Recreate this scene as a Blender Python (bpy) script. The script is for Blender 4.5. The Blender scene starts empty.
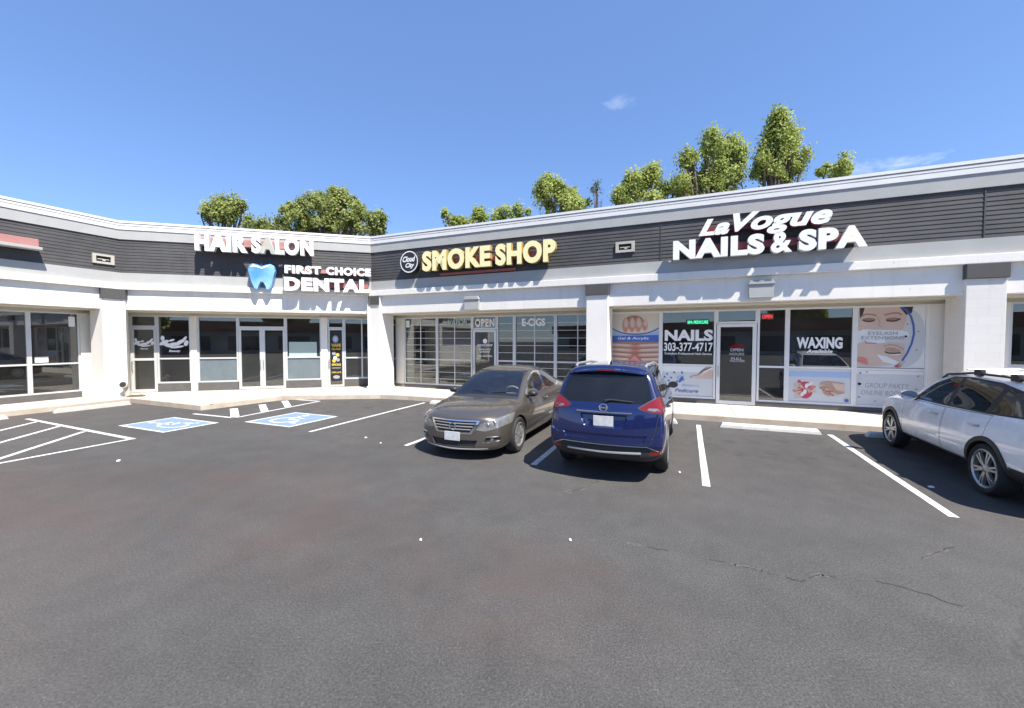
import bpy, bmesh, math, random
from mathutils import Vector, Matrix
from mathutils.bvhtree import BVHTree
from math import sin, cos, pi, radians as R_, tan, atan2, hypot

random.seed(7)
SC = bpy.context.scene
COL = SC.collection
HC = 2.1                      # camera height
U2 = (0.9203, -0.3913)        # along the right wing, to the right
V2 = (0.3913, 0.9203)         # into the right wing
ANG_U = atan2(U2[1], U2[0]); ANG_V = atan2(V2[1], V2[0])

def W(u, v, z=0.0):
    return Vector((u*U2[0]+v*V2[0], u*U2[1]+v*V2[1], z))

# ------------------------------------------------------------------ frames
class Frame:
    def __init__(s, o, ang):
        s.o = Vector((o[0], o[1])); s.a = ang; s.c = cos(ang); s.s = sin(ang)
    def __call__(s, x, y, z=0.0):
        return Vector((s.o.x + x*s.c - y*s.s, s.o.y + x*s.s + y*s.c, z))
LC = (-13.528, 14.145)        # bend between left wing and middle wing
RC = (-5.6197, 16.3532)       # bend between middle wing and right wing
FRAME_RIGHT = Frame((0, 0), ANG_U)                       # x = u, y = v (facade reference plane y = 12.85)
FRAME_MIDDLE = Frame(LC, atan2(RC[1]-LC[1], RC[0]-LC[0]))     # facade at y = 0
FRAME_LEFT = Frame(LC, ANG_V)                             # facade at y = 0, x negative towards the camera
FACE = 12.85
LOCAL = Frame((0, 0), 0.0)

# ------------------------------------------------------------------ materials
def new_mat(name):
    m = bpy.data.materials.new(name); m.use_nodes = True
    nt = m.node_tree
    return m, nt, nt.nodes['Principled BSDF']

def mat(name, col, rough=0.6, metal=0.0, coat=0.0, var=0.0, vscale=3.0, bump=0.0, bscale=60.0, spec=None, col2=None):
    m, nt, b = new_mat(name)
    b.inputs['Base Color'].default_value = (*col, 1)
    b.inputs['Roughness'].default_value = rough
    b.inputs['Metallic'].default_value = metal
    if coat: 
        b.inputs['Coat Weight'].default_value = coat
        b.inputs['Coat Roughness'].default_value = 0.03
    if spec is not None: b.inputs['Specular IOR Level'].default_value = spec
    if var > 0 or bump > 0:
        tc = nt.nodes.new('ShaderNodeTexCoord')
    if var > 0:
        n = nt.nodes.new('ShaderNodeTexNoise'); n.inputs['Scale'].default_value = vscale; n.inputs['Detail'].default_value = 8
        n.inputs['Roughness'].default_value = 0.65
        nt.links.new(tc.outputs['Object'], n.inputs['Vector'])
        r = nt.nodes.new('ShaderNodeValToRGB')
        c2 = col2 or tuple(c*(1-var) for c in col)
        r.color_ramp.elements[0].position = 0.3; r.color_ramp.elements[0].color = (*c2, 1)
        r.color_ramp.elements[1].position = 0.7; r.color_ramp.elements[1].color = (*col, 1)
        nt.links.new(n.outputs['Fac'], r.inputs['Fac']); nt.links.new(r.outputs['Color'], b.inputs['Base Color'])
    if bump > 0:
        n2 = nt.nodes.new('ShaderNodeTexNoise'); n2.inputs['Scale'].default_value = bscale; n2.inputs['Detail'].default_value = 6
        nt.links.new(tc.outputs['Object'], n2.inputs['Vector'])
        bp = nt.nodes.new('ShaderNodeBump'); bp.inputs['Strength'].default_value = bump; bp.inputs['Distance'].default_value = 0.02
        nt.links.new(n2.outputs['Fac'], bp.inputs['Height']); nt.links.new(bp.outputs['Normal'], b.inputs['Normal'])
    return m

def glass_mat(name, tint, refl=1.5, gl=(1, 1, 1), boost=0.0, dust=.0):
    m = bpy.data.materials.new(name); m.use_nodes = True; nt = m.node_tree
    nt.nodes.clear()
    out = nt.nodes.new('ShaderNodeOutputMaterial'); mx = nt.nodes.new('ShaderNodeMixShader')
    tr = nt.nodes.new('ShaderNodeBsdfTransparent'); tr.inputs[0].default_value = (*tint, 1)
    g = nt.nodes.new('ShaderNodeBsdfGlossy'); g.inputs['Roughness'].default_value = 0.0; g.inputs['Color'].default_value = (*gl, 1)
    f = nt.nodes.new('ShaderNodeFresnel'); f.inputs['IOR'].default_value = refl
    ad = nt.nodes.new('ShaderNodeMath'); ad.operation = 'ADD'; ad.use_clamp = True; ad.inputs[1].default_value = boost
    nt.links.new(f.outputs[0], ad.inputs[0])
    nt.links.new(ad.outputs[0], mx.inputs[0]); nt.links.new(tr.outputs[0], mx.inputs[1]); nt.links.new(g.outputs[0], mx.inputs[2])
    df = nt.nodes.new('ShaderNodeBsdfDiffuse'); df.inputs[0].default_value = (.55, .54, .50, 1)
    tc = nt.nodes.new('ShaderNodeTexCoord'); n = nt.nodes.new('ShaderNodeTexNoise'); n.inputs['Scale'].default_value = 1.7; n.inputs['Detail'].default_value = 6
    nt.links.new(tc.outputs['Object'], n.inputs['Vector'])
    mr = nt.nodes.new('ShaderNodeMapRange'); mr.inputs['From Min'].default_value = .3; mr.inputs['From Max'].default_value = .75; mr.inputs['To Min'].default_value = dust*.5; mr.inputs['To Max'].default_value = dust*1.5
    nt.links.new(n.outputs['Fac'], mr.inputs['Value'])
    m2 = nt.nodes.new('ShaderNodeMixShader'); nt.links.new(mr.outputs[0], m2.inputs[0]); nt.links.new(mx.outputs[0], m2.inputs[1]); nt.links.new(df.outputs[0], m2.inputs[2])
    nt.links.new(m2.outputs[0], out.inputs[0])
    return m

def paint_mat(name, col, metal, rough, coat=1.0):
    m, nt, b = new_mat(name)
    b.inputs['Base Color'].default_value = (*col, 1); b.inputs['Metallic'].default_value = metal
    b.inputs['Roughness'].default_value = rough; b.inputs['Coat Weight'].default_value = coat; b.inputs['Coat Roughness'].default_value = 0.02
    tc = nt.nodes.new('ShaderNodeTexCoord'); n = nt.nodes.new('ShaderNodeTexNoise'); n.inputs['Scale'].default_value = 2.2; n.inputs['Detail'].default_value = 10
    nt.links.new(tc.outputs['Object'], n.inputs['Vector'])
    mr = nt.nodes.new('ShaderNodeMapRange'); mr.inputs['From Min'].default_value = .35; mr.inputs['From Max'].default_value = .7
    mr.inputs['To Min'].default_value = rough*.92; mr.inputs['To Max'].default_value = min(1, rough*1.15)   # road film
    nt.links.new(n.outputs['Fac'], mr.inputs['Value']); nt.links.new(mr.outputs[0], b.inputs['Roughness'])
    return m

def emit_mat(name, col, strength):
    m, nt, b = new_mat(name)
    b.inputs['Base Color'].default_value = (*[c*.3 for c in col], 1)
    b.inputs['Emission Color'].default_value = (*col, 1); b.inputs['Emission Strength'].default_value = strength
    return m

M = {}
def stucco_material(name, a, c, block=False):
    m, nt, b = new_mat(name); N = nt.nodes.new; L = nt.links.new
    tc = N('ShaderNodeTexCoord')
    def noise(scale, sc3, detail=8):
        mp = N('ShaderNodeMapping'); mp.inputs['Scale'].default_value = sc3; L(tc.outputs['Object'], mp.inputs[0])
        n = N('ShaderNodeTexNoise'); n.inputs['Scale'].default_value = scale; n.inputs['Detail'].default_value = detail; n.inputs['Roughness'].default_value = .65; L(mp.outputs[0], n.inputs['Vector']); return n.outputs[0]
    def ramp(src, p0, c0, p1, c1):
        r = N('ShaderNodeValToRGB'); r.color_ramp.elements[0].position = p0; r.color_ramp.elements[0].color = (*c0, 1); r.color_ramp.elements[1].position = p1; r.color_ramp.elements[1].color = (*c1, 1); L(src, r.inputs[0]); return r.outputs[0]
    def mul(x, y, f=1.0):
        k = N('ShaderNodeMix'); k.data_type = 'RGBA'; k.blend_type = 'MULTIPLY'; k.inputs[0].default_value = f; L(x, k.inputs[6]); L(y, k.inputs[7]); return k.outputs[2]
    col = ramp(noise(.9, (1, 1, 1)), .3, c, .7, a)
    col = mul(col, ramp(noise(3.2, (1, 1, .10)), .26, (.88, .87, .85), .46, (1, 1, 1)))          # drip streaks
    col = mul(col, ramp(noise(5.5, (1, 1, 1)), .24, (.80, .79, .76), .36, (1, 1, 1)))           # scuffs
    n2 = N('ShaderNodeTexNoise'); n2.inputs['Scale'].default_value = 90; n2.inputs['Detail'].default_value = 6; L(tc.outputs['Object'], n2.inputs['Vector'])
    bp = N('ShaderNodeBump'); bp.inputs['Strength'].default_value = .25; bp.inputs['Distance'].default_value = .02; L(n2.outputs[0], bp.inputs['Height'])
    if block:
        dt = N('ShaderNodeVectorMath'); dt.operation = 'DOT_PRODUCT'; dt.inputs[1].default_value = (U2[0]+V2[0], U2[1]+V2[1], 0); L(tc.outputs['Object'], dt.inputs[0])
        sx = N('ShaderNodeSeparateXYZ'); L(tc.outputs['Object'], sx.inputs[0]); cb = N('ShaderNodeCombineXYZ'); L(dt.outputs['Value'], cb.inputs[0]); L(sx.outputs[2], cb.inputs[1])
        br = N('ShaderNodeTexBrick'); br.inputs['Scale'].default_value = 1.0; br.inputs['Brick Width'].default_value = .405; br.inputs['Row Height'].default_value = .203; br.inputs['Mortar Size'].default_value = .006; br.inputs['Mortar Smooth'].default_value = .3
        for q, v in (('Color1', (1, 1, 1, 1)), ('Color2', (.97, .97, .96, 1)), ('Mortar', (.91, .91, .90, 1))): br.inputs[q].default_value = v
        L(cb.outputs[0], br.inputs['Vector']); col = mul(col, br.outputs['Color'])
    L(col, b.inputs['Base Color']); b.inputs['Roughness'].default_value = .85; L(bp.outputs[0], b.inputs['Normal'])
    return m
M['white_stucco'] = stucco_material('white_stucco', (.76, .735, .69), (.69, .665, .62))
M['white_block'] = stucco_material('white_painted_block', (.68, .66, .63), (.62, .60, .57), True)
M['grey_band'] = mat('grey_band_paint', (.39, .395, .385), .8, var=.12, vscale=1.6, bump=.2, bscale=80)
M['coping'] = mat('white_coping_metal', (.70, .70, .69), .5, var=.08, vscale=2)
M['siding'] = mat('charcoal_siding', (.074, .073, .074), .7, var=.35, vscale=1.6, bump=.15, bscale=40)
M['capital'] = mat('charcoal_block_paint', (.075, .073, .072), .75, var=.15, vscale=4)
M['soffit'] = mat('cream_soffit', (.62, .58, .49), .85, var=.1, vscale=2, bump=.15)
M['cream_wall'] = mat('cream_wall', (.68, .64, .55), .85, var=.1, vscale=2, bump=.15)
M['aluminium'] = mat('pale_aluminium', (.62, .63, .62), .4, metal=.3, var=.06, vscale=6)
M['white_frame'] = mat('white_painted_frame', (.74, .74, .73), .45, var=.05, vscale=6)
M['base_wall'] = mat('dark_base_wall', (.11, .105, .10), .85, var=.25, vscale=4, bump=.2)
M['roof'] = mat('roof_membrane', (.30, .29, .28), .9, var=.2, vscale=1)
M['rear_wall'] = mat('rear_block_wall', (.45, .43, .39), .9, var=.15, vscale=2)
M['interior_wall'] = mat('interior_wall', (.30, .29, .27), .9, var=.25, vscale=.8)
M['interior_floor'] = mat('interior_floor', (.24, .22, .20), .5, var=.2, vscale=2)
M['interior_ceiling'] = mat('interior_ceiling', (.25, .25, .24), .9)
M['glass'] = glass_mat('storefront_glass', (.52, .55, .53), 1.55, boost=.06, dust=.02)
M['dark_glass'] = glass_mat('dark_storefront_glass', (.46, .49, .48), 1.55, boost=.07, dust=.03)
M['white_vinyl'] = mat('white_vinyl', (.80, .80, .79), .55)
M['grey_vinyl'] = mat('grey_vinyl', (.40, .41, .42), .55)
M['mint_vinyl'] = mat('mint_vinyl', (.36, .46, .43), .55)
M['frost'] = mat('frosted_film', (.14, .175, .19), .5, var=.25, vscale=2.2)
M['steel'] = mat('brushed_steel', (.55, .55, .55), .3, metal=.9)
M['black_plastic'] = mat('black_plastic', (.022, .022, .024), .55, var=.2, vscale=8)
M['sign_white'] = mat('white_acrylic_face', (.84, .84, .83), .35)
M['sign_cream'] = mat('cream_acrylic_face', (.86, .78, .42), .35)
M['gold_return'] = mat('gold_letter_return', (.42, .28, .07), .45)
M['white_return'] = mat('white_letter_return', (.60, .60, .60), .5)
M['maroon_return'] = mat('maroon_letter_return', (.22, .03, .04), .5)
M['raceway_red'] = mat('red_raceway_paint', (.36, .10, .08), .6, var=.2, vscale=3)
M['raceway_pink'] = mat('faded_red_raceway_paint', (.42, .20, .18), .6, var=.2, vscale=3)
M['raceway_maroon'] = mat('maroon_raceway_paint', (.20, .035, .045), .6, var=.2, vscale=3)
M['grimy_face'] = mat('grimy_acrylic_face', (.44, .44, .38), .5, var=.35, vscale=3)
M['tooth_blue'] = None
M['vent'] = mat('vent_beige', (.47, .44, .38), .6, var=.15, vscale=6)
M['dark_hole'] = mat('dark_recess', (.02, .02, .02), .9)
M['rubber'] = mat('tyre_rubber', (.022, .022, .022), .8, var=.25, vscale=10)
M['chrome'] = mat('chrome', (.75, .75, .75), .12, metal=1.0)
M['alloy'] = mat('alloy_wheel', (.55, .55, .54), .3, metal=.75, var=.15, vscale=9)
M['alloy_dark'] = mat('dark_wheel_inner', (.05, .05, .05), .6, metal=.3)
M['car_glass'] = glass_mat('car_glass', (.62, .66, .66), 1.5, boost=.07, dust=.012)
M['tint_glass'] = glass_mat('tinted_car_glass', (.05, .055, .06), 1.5, boost=.02, dust=.015)
M['lens_red'] = mat('red_lamp_lens', (.17, .006, .008), .10, coat=1.0)
M['lens_clear'] = mat('clear_lamp_lens', (.34, .34, .34), .10, metal=.5, coat=1.0, var=.35, vscale=14)
M['lens_amber'] = mat('amber_lamp_lens', (.60, .22, .02), .15, coat=1.0)
M['plate'] = mat('plate_white', (.62, .63, .64), .5, var=.3, vscale=14)
M['silver_trim'] = mat('silver_trim', (.55, .56, .57), .3, metal=.7)
M['beige_cloth'] = mat('beige_seat_cloth', (.30, .26, .21), .9, var=.15, vscale=10)
M['dark_cloth'] = mat('charcoal_seat_cloth', (.05, .05, .05), .9)
M['dash'] = mat('dashboard_plastic', (.06, .058, .055), .7)
M['wheel_beige'] = mat('beige_steering_wheel', (.50, .46, .40), .5)
M['paper'] = mat('paper_scrap', (.78, .78, .76), .8)
M['line_white'] = mat('road_paint_white', (.66, .66, .64), .75, var=.35, vscale=9, col2=(.36, .36, .35))
M['line_blue'] = mat('road_paint_blue', (.15, .25, .38), .75, var=.35, vscale=6, col2=(.17, .22, .28))
M['bark'] = mat('bark', (.16, .13, .10), .95, var=.4, vscale=6, bump=.4, bscale=14)
M['stop_concrete'] = mat('wheel_stop_concrete', (.62, .61, .58), .85, var=.25, vscale=5, bump=.3, bscale=50)
M['stop_pink'] = mat('worn_pink_concrete', (.56, .49, .42), .9, var=.25, vscale=4, bump=.3, bscale=50)

def tooth_material():
    m, nt, b = new_mat('tooth_blue_face')
    tc = nt.nodes.new('ShaderNodeTexCoord'); n = nt.nodes.new('ShaderNodeTexNoise'); n.inputs['Scale'].default_value = 1.3
    nt.links.new(tc.outputs['Object'], n.inputs['Vector'])
    r = nt.nodes.new('ShaderNodeValToRGB'); e = r.color_ramp.elements
    e[0].position = .38; e[0].color = (.08, .26, .68, 1); e[1].position = .66; e[1].color = (.30, .55, .88, 1)
    nt.links.new(n.outputs['Fac'], r.inputs[0]); nt.links.new(r.outputs[0], b.inputs['Base Color']); b.inputs['Roughness'].default_value = .3
    return m
M['tooth_blue'] = tooth_material()

# ------------------------------------------------------------------ objects
def tag(o, label=None, cat=None, group=None, kind=None):
    if label: o['label'] = label
    if cat: o['category'] = cat
    if group: o['group'] = group
    if kind: o['kind'] = kind
    return o

def thing(name, label, cat, loc=(0, 0, 0), rotz=0.0, group=None):
    o = bpy.data.objects.new(name, None); COL.objects.link(o)
    o.empty_display_size = .2
    o.location = loc; o.rotation_euler = (0, 0, rotz)
    return tag(o, label, cat, group)

def root_loc(parent):
    """world offset of the (unrotated) thing a mesh in world coordinates hangs under"""
    p = parent
    while p is not None and p.parent is not None: p = p.parent
    return p.location.copy() if p is not None else Vector((0, 0, 0))

class MB:
    """collects geometry for ONE mesh"""
    def __init__(s): s.v = []; s.f = []; s.m = []
    def add(s, vs, fs, mi=0):
        b = len(s.v); s.v += [Vector(p) for p in vs]
        for f in fs: s.f.append([b+i for i in f]); s.m.append(mi)
    def box(s, fr, x0, x1, y0, y1, z0, z1, mi=0):
        p = [fr(x, y, z) for z in (z0, z1) for x, y in ((x0, y0), (x1, y0), (x1, y1), (x0, y1))]
        s.add(p, [(0, 3, 2, 1), (4, 5, 6, 7), (0, 1, 5, 4), (1, 2, 6, 5), (2, 3, 7, 6), (3, 0, 4, 7)], mi)
    def prism(s, pts, z0, z1, mi=0):
        n = len(pts)
        p = [Vector((q[0], q[1], z0)) for q in pts] + [Vector((q[0], q[1], z1)) for q in pts]
        a = sum(pts[i][0]*pts[(i+1) % n][1]-pts[(i+1) % n][0]*pts[i][1] for i in range(n))
        fs = [tuple(range(n-1, -1, -1)), tuple(range(n, 2*n))] + [(i, (i+1) % n, n+(i+1) % n, n+i) for i in range(n)]
        if a < 0: fs = [tuple(reversed(f)) for f in fs]
        s.add(p, fs, mi)
    def plate(s, fr, pts, y0, y1, mi=0):
        """outline (x, z) in a wall frame, thickness from y0 (outer) to y1 (inner)"""
        n = len(pts)
        a = sum(pts[i][0]*pts[(i+1) % n][1]-pts[(i+1) % n][0]*pts[i][1] for i in range(n))
        if a < 0: pts = list(reversed(pts))
        p = [fr(x, y0, z) for x, z in pts] + [fr(x, y1, z) for x, z in pts]
        s.add(p, [tuple(range(n)), tuple(range(2*n-1, n-1, -1))] + [((i+1) % n, i, n+i, n+(i+1) % n) for i in range(n)], mi)
    def face(s, pts, mi=0): s.add(pts, [tuple(range(len(pts)))], mi)
    def tube(s, pts, rad, n=8, mi=0, cap=True):
        pts = [Vector(p) for p in pts]
        if not isinstance(rad, (list, tuple)): rad = [rad]*len(pts)
        rings = []; prev = None
        for i, p in enumerate(pts):
            d = (pts[min(i+1, len(pts)-1)]-pts[max(i-1, 0)]).normalized()
            a = prev if prev is not None else (Vector((0, 0, 1)) if abs(d.z) < .9 else Vector((1, 0, 0)))
            x = (a - d*a.dot(d)).normalized(); y = d.cross(x); prev = x
            rings.append([p + (x*cos(2*pi*k/n)+y*sin(2*pi*k/n))*rad[i] for k in range(n)])
        vs = [q for r in rings for q in r]; fs = []
        for i in range(len(pts)-1):
            for k in range(n):
                fs.append((i*n+k, i*n+(k+1) % n, (i+1)*n+(k+1) % n, (i+1)*n+k))
        if cap:
            fs.append(tuple(range(n-1, -1, -1))); fs.append(tuple((len(pts)-1)*n+k for k in range(n)))
        s.add(vs, fs, mi)
    def lathe(s, prof, c, axis='y', n=32, mi=0, closed=False):
        """prof: (r, h) pairs round an axis through c"""
        vs = []; 
        for r, h in prof:
            for k in range(n):
                a = 2*pi*k/n
                if axis == 'y': vs.append(Vector((c[0]+r*cos(a), c[1]+h, c[2]+r*sin(a))))
                elif axis == 'z': vs.append(Vector((c[0]+r*cos(a), c[1]+r*sin(a), c[2]+h)))
                else: vs.append(Vector((c[0]+h, c[1]+r*cos(a), c[2]+r*sin(a))))
        fs = []; m = len(prof)
        for i in range(m-1 if not closed else m):
            j = (i+1) % m
            for k in range(n): fs.append((i*n+k, i*n+(k+1) % n, j*n+(k+1) % n, j*n+k))
        s.add(vs, fs, mi)
    def build(s, name, mats, parent=None, smooth=None, bevel=0.0, world=True, recalc=True):
        me = bpy.data.meshes.new(name)
        off = root_loc(parent) if (world and parent is not None) else Vector((0, 0, 0))
        bm = bmesh.new()
        vs = [bm.verts.new(p-off) for p in s.v]
        for f, mi in zip(s.f, s.m):
            try:
                q = bm.faces.new([vs[i] for i in f]); q.material_index = mi
            except ValueError: pass
        if recalc: bmesh.ops.recalc_face_normals(bm, faces=bm.faces)
        if bevel > 0:
            es = [e for e in bm.edges if len(e.link_faces) == 2 and e.calc_face_angle(0) > .5]
            bmesh.ops.bevel(bm, geom=es, offset=bevel, segments=2, profile=.6, affect='EDGES', clamp_overlap=True)
        bm.to_mesh(me); bm.free()
        return link(name, me, mats, parent, smooth)

def link(name, me, mats, parent=None, smooth=None):
    if not isinstance(mats, (list, tuple)): mats = [mats]
    for m in mats: me.materials.append(m)
    if smooth is not None:
        me.polygons.foreach_set('use_smooth', [True]*len(me.polygons))
        me.set_sharp_from_angle(angle=R_(smooth))
    o = bpy.data.objects.new(name, me); COL.objects.link(o)
    if parent is not None: o.parent = parent
    return o

# ------------------------------------------------------------------ lettering
def text_geo(body, bold=.02, extrude=0.0, shear=0.0, space=1.0, res=4, bevel=0.0):
    cu = bpy.data.curves.new('lettering', 'FONT'); cu.body = body; cu.size = 1; cu.offset = bold; cu.extrude = extrude
    cu.shear = shear; cu.space_character = space; cu.resolution_u = res; cu.fill_mode = 'FRONT' if extrude == 0 else 'BOTH'
    ob = bpy.data.objects.new('lettering', cu); COL.objects.link(ob)
    dg = bpy.context.evaluated_depsgraph_get(); dg.update()
    me = bpy.data.meshes.new_from_object(ob.evaluated_get(dg))
    COL.objects.unlink(ob); bpy.data.objects.remove(ob)
    vs = [v.co.copy() for v in me.vertices]; fs = [tuple(p.vertices) for p in me.polygons]
    bpy.data.meshes.remove(me)
    return vs, fs

def fit(vs, x0, x1, z0, z1, rise=0.0):
    """map flat text (x, y) into the box; returns list of (x, z, depth01)"""
    ax = min(v.x for v in vs); bx = max(v.x for v in vs); ay = min(v.y for v in vs); by = max(v.y for v in vs)
    zs = [v.z for v in vs]; az = min(zs); bz = max(zs); 
    out = []
    for v in vs:
        t = (v.x-ax)/(bx-ax)
        out.append((x0+t*(x1-x0), z0+(v.y-ay)/(by-ay)*(z1-z0)+t*rise, 0 if bz-az < 1e-6 else (v.z-az)/(bz-az)))
    return out

def decal(mb, fr, body, x0, x1, z0, z1, y, bold=.02, mi=0, shear=0.0, thick=.0015, space=1.0):
    """lettering lying on a wall-frame plane (front at y)"""
    vs, fs = text_geo(body, bold, 0, shear, space, 3)
    q = fit(vs, x0, x1, z0, z1)
    mb.add([fr(x, y, z) for x, z, d in q], fs, mi)

def islands(nv, fs):
    par = list(range(nv))
    def find(a):
        while par[a] != a: par[a] = par[par[a]]; a = par[a]
        return a
    for f in fs:
        r = find(f[0])
        for i in f[1:]: par[find(i)] = r
    g = {}
    for i in range(nv): g.setdefault(find(i), []).append(i)
    return list(g.values())

def weld(vs, fs, eps=1e-5):
    key = {}; idx = []; out = []
    for v in vs:
        k = (round(v.x/eps), round(v.y/eps), round(v.z/eps))
        if k not in key: key[k] = len(out); out.append(v)
        idx.append(key[k])
    nf = []
    for f in fs:
        g = []
        for i in f:
            j = idx[i]
            if j not in g: g.append(j)
        if len(g) > 2: nf.append(tuple(g))
    return out, nf

def channel_letters(parent, fr, body, x0, x1, z0, z1, y_front, depth, face, ret, bold=.03, shear=0.0, space=1.0, rise=0.0, special=None):
    """each letter a mesh of its own: acrylic face + painted return"""
    vs, fs = text_geo(body, bold, .1, shear, space, 4)
    vs, fs = weld(vs, fs)
    q = fit(vs, x0, x1, z0, z1, rise)
    isl = islands(len(vs), fs)
    isl.sort(key=lambda g: min(q[i][0] for i in g))
    for k, g in enumerate(isl):
        mp = {i: n for n, i in enumerate(g)}; gs = set(g)
        mb = MB()
        # front of the text is its +z side -> outward (smaller y in the wall frame)
        mb.v = [fr(q[i][0], y_front+(1-q[i][2])*depth, q[i][1]) for i in g]
        for f in fs:
            if f[0] in gs:
                mb.f.append([mp[i] for i in f])
                front = all(q[i][2] > .9 for i in f)
                mb.m.append(0 if front else 1)
        fm = (special or {}).get(k, face)
        mb.build('letter', [fm, ret], parent)
# ------------------------------------------------------------------ ground, kerbs, markings
def asphalt_material():
    m, nt, b = new_mat('asphalt')
    N = nt.nodes.new; L = nt.links.new
    tc = N('ShaderNodeTexCoord')
    def noise(scale, detail=6, rough=.6, dist=0.0):
        n = N('ShaderNodeTexNoise'); n.inputs['Scale'].default_value = scale; n.inputs['Detail'].default_value = detail
        n.inputs['Roughness'].default_value = rough; n.inputs['Distortion'].default_value = dist
        L(tc.outputs['Object'], n.inputs['Vector']); return n
    def ramp(src, p0, c0, p1, c1):
        r = N('ShaderNodeValToRGB'); r.color_ramp.elements[0].position = p0; r.color_ramp.elements[0].color = (*c0, 1)
        r.color_ramp.elements[1].position = p1; r.color_ramp.elements[1].color = (*c1, 1); L(src, r.inputs[0]); return r
    def mix(kind, fac, a, c):
        x = N('ShaderNodeMix'); x.data_type = 'RGBA'; x.blend_type = kind
        if isinstance(fac, float): x.inputs[0].default_value = fac
        else: L(fac, x.inputs[0])
        for inp, v in ((6, a), (7, c)):
            if isinstance(v, tuple): x.inputs[inp].default_value = (*v, 1)
            else: L(v, x.inputs[inp])
        return x.outputs[2]
    def math_(op, a, c=None, clamp=False):
        x = N('ShaderNodeMath'); x.operation = op; x.use_clamp = clamp
        for i, v in enumerate((a, c)):
            if v is None: continue
            if isinstance(v, (int, float)): x.inputs[i].default_value = v
            else: L(v, x.inputs[i])
        return x.outputs[0]
    base = ramp(noise(.22, 5, .6).outputs['Fac'], .3, (.058, .0565, .0555), .72, (.086, .084, .0815)).outputs[0]
    mid = ramp(noise(2.1, 8, .7, .4).outputs['Fac'], .28, (.74, .74, .74), .74, (1.14, 1.13, 1.12)).outputs[0]
    col = mix('MULTIPLY', .8, base, mid)
    # aggregate: pale and dark stones
    fine = noise(60, 4, .75)
    grit = ramp(fine.outputs['Fac'], .36, (.50, .50, .50), .66, (1.50, 1.49, 1.47)).outputs[0]
    col = mix('MULTIPLY', .8, col, grit)
    vor = N('ShaderNodeTexVoronoi'); vor.inputs['Scale'].default_value = 120; L(tc.outputs['Object'], vor.inputs['Vector'])
    st = ramp(vor.outputs['Color'], .80, (0, 0, 0), .98, (1, 1, 1)).outputs[0]
    col = mix('MIX', math_('MULTIPLY', st, .28), col, (.24, .235, .225))
    # faint reddish patches
    red = ramp(noise(.16, 3, .5).outputs['Fac'], .52, (0, 0, 0), .72, (1, 1, 1)).outputs[0]
    col = mix('MIX', math_('MULTIPLY', red, .32), col, (.115, .085, .078))
    sxp = N('ShaderNodeSeparateXYZ'); L(tc.outputs['Object'], sxp.inputs[0])
    pu = math_('ADD', math_('MULTIPLY', sxp.outputs[0], U2[0]), math_('MULTIPLY', sxp.outputs[1], U2[1]))
    pv = math_('ADD', math_('MULTIPLY', sxp.outputs[0], V2[0]), math_('MULTIPLY', sxp.outputs[1], V2[1]))
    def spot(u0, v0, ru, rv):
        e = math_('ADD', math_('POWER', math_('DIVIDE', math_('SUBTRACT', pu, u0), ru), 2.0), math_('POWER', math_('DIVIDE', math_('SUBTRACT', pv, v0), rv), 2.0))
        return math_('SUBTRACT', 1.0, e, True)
    red_tint = math_('MAXIMUM', spot(-5.2, 3.4, 3.2, 1.9), math_('MAXIMUM', spot(-1.3, 3.2, 1.5, 1.0), spot(-8.8, 2.4, 2.6, 1.6)))  # reddish-brown tint over three fixed spots, broken up by noise
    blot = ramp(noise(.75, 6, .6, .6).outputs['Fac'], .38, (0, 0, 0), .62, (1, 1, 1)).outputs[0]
    col = mix('MIX', math_('MULTIPLY', math_('MULTIPLY', red_tint, blot), .55), col, (.088, .060, .052))
    # oil drips where engines stand, and darker wheel paths along the aisle
    stall = math_('MULTIPLY', math_('GREATER_THAN', pv, 8.3), math_('LESS_THAN', pv, 11.0))
    drip = ramp(noise(2.3, 5, .6, .5).outputs['Fac'], .54, (0, 0, 0), .66, (1, 1, 1)).outputs[0]
    col = mix('MIX', math_('MULTIPLY', math_('MULTIPLY', stall, drip), .5), col, (.032, .030, .029))
    path = math_('MAXIMUM', spot(-2, 5.2, 60, .55), spot(-2, 3.5, 60, .5))
    wob = ramp(noise(.5, 4, .6).outputs['Fac'], .35, (0, 0, 0), .65, (1, 1, 1)).outputs[0]
    col = mix('MIX', math_('MULTIPLY', math_('MULTIPLY', path, wob), .32), col, (.048, .046, .045))
    # dark oil film down the middle of the stalls
    oil = ramp(noise(.9, 6, .65, .8).outputs['Fac'], .60, (0, 0, 0), .78, (1, 1, 1)).outputs[0]
    col = mix('MIX', math_('MULTIPLY', oil, .40), col, (.045, .043, .042))
    # cracks: warped voronoi edges, only in places
    wn = noise(1.4, 5, .6)
    wv = N('ShaderNodeVectorMath'); wv.operation = 'MULTIPLY_ADD'; wv.inputs[1].default_value = (.9, .9, .9)
    L(wn.outputs['Color'], wv.inputs[0]); L(tc.outputs['Object'], wv.inputs[2])
    v2 = N('ShaderNodeTexVoronoi'); v2.feature = 'DISTANCE_TO_EDGE'; v2.inputs['Scale'].default_value = .23; L(wv.outputs[0], v2.inputs['Vector'])
    line = ramp(v2.outputs['Distance'], .0, (1, 1, 1), .006, (0, 0, 0)).outputs[0]
    halo = ramp(v2.outputs['Distance'], .0, (1, 1, 1), .035, (0, 0, 0)).outputs[0]
    msk = ramp(noise(.28, 3, .5).outputs['Fac'], .48, (0, 0, 0), .62, (1, 1, 1)).outputs[0]
    col = mix('MIX', math_('MULTIPLY', math_('MULTIPLY', halo, msk), .22), col, (.125, .122, .115))
    col = mix('MIX', math_('MULTIPLY', math_('MULTIPLY', line, msk), .55), col, (.030, .029, .028))
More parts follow.
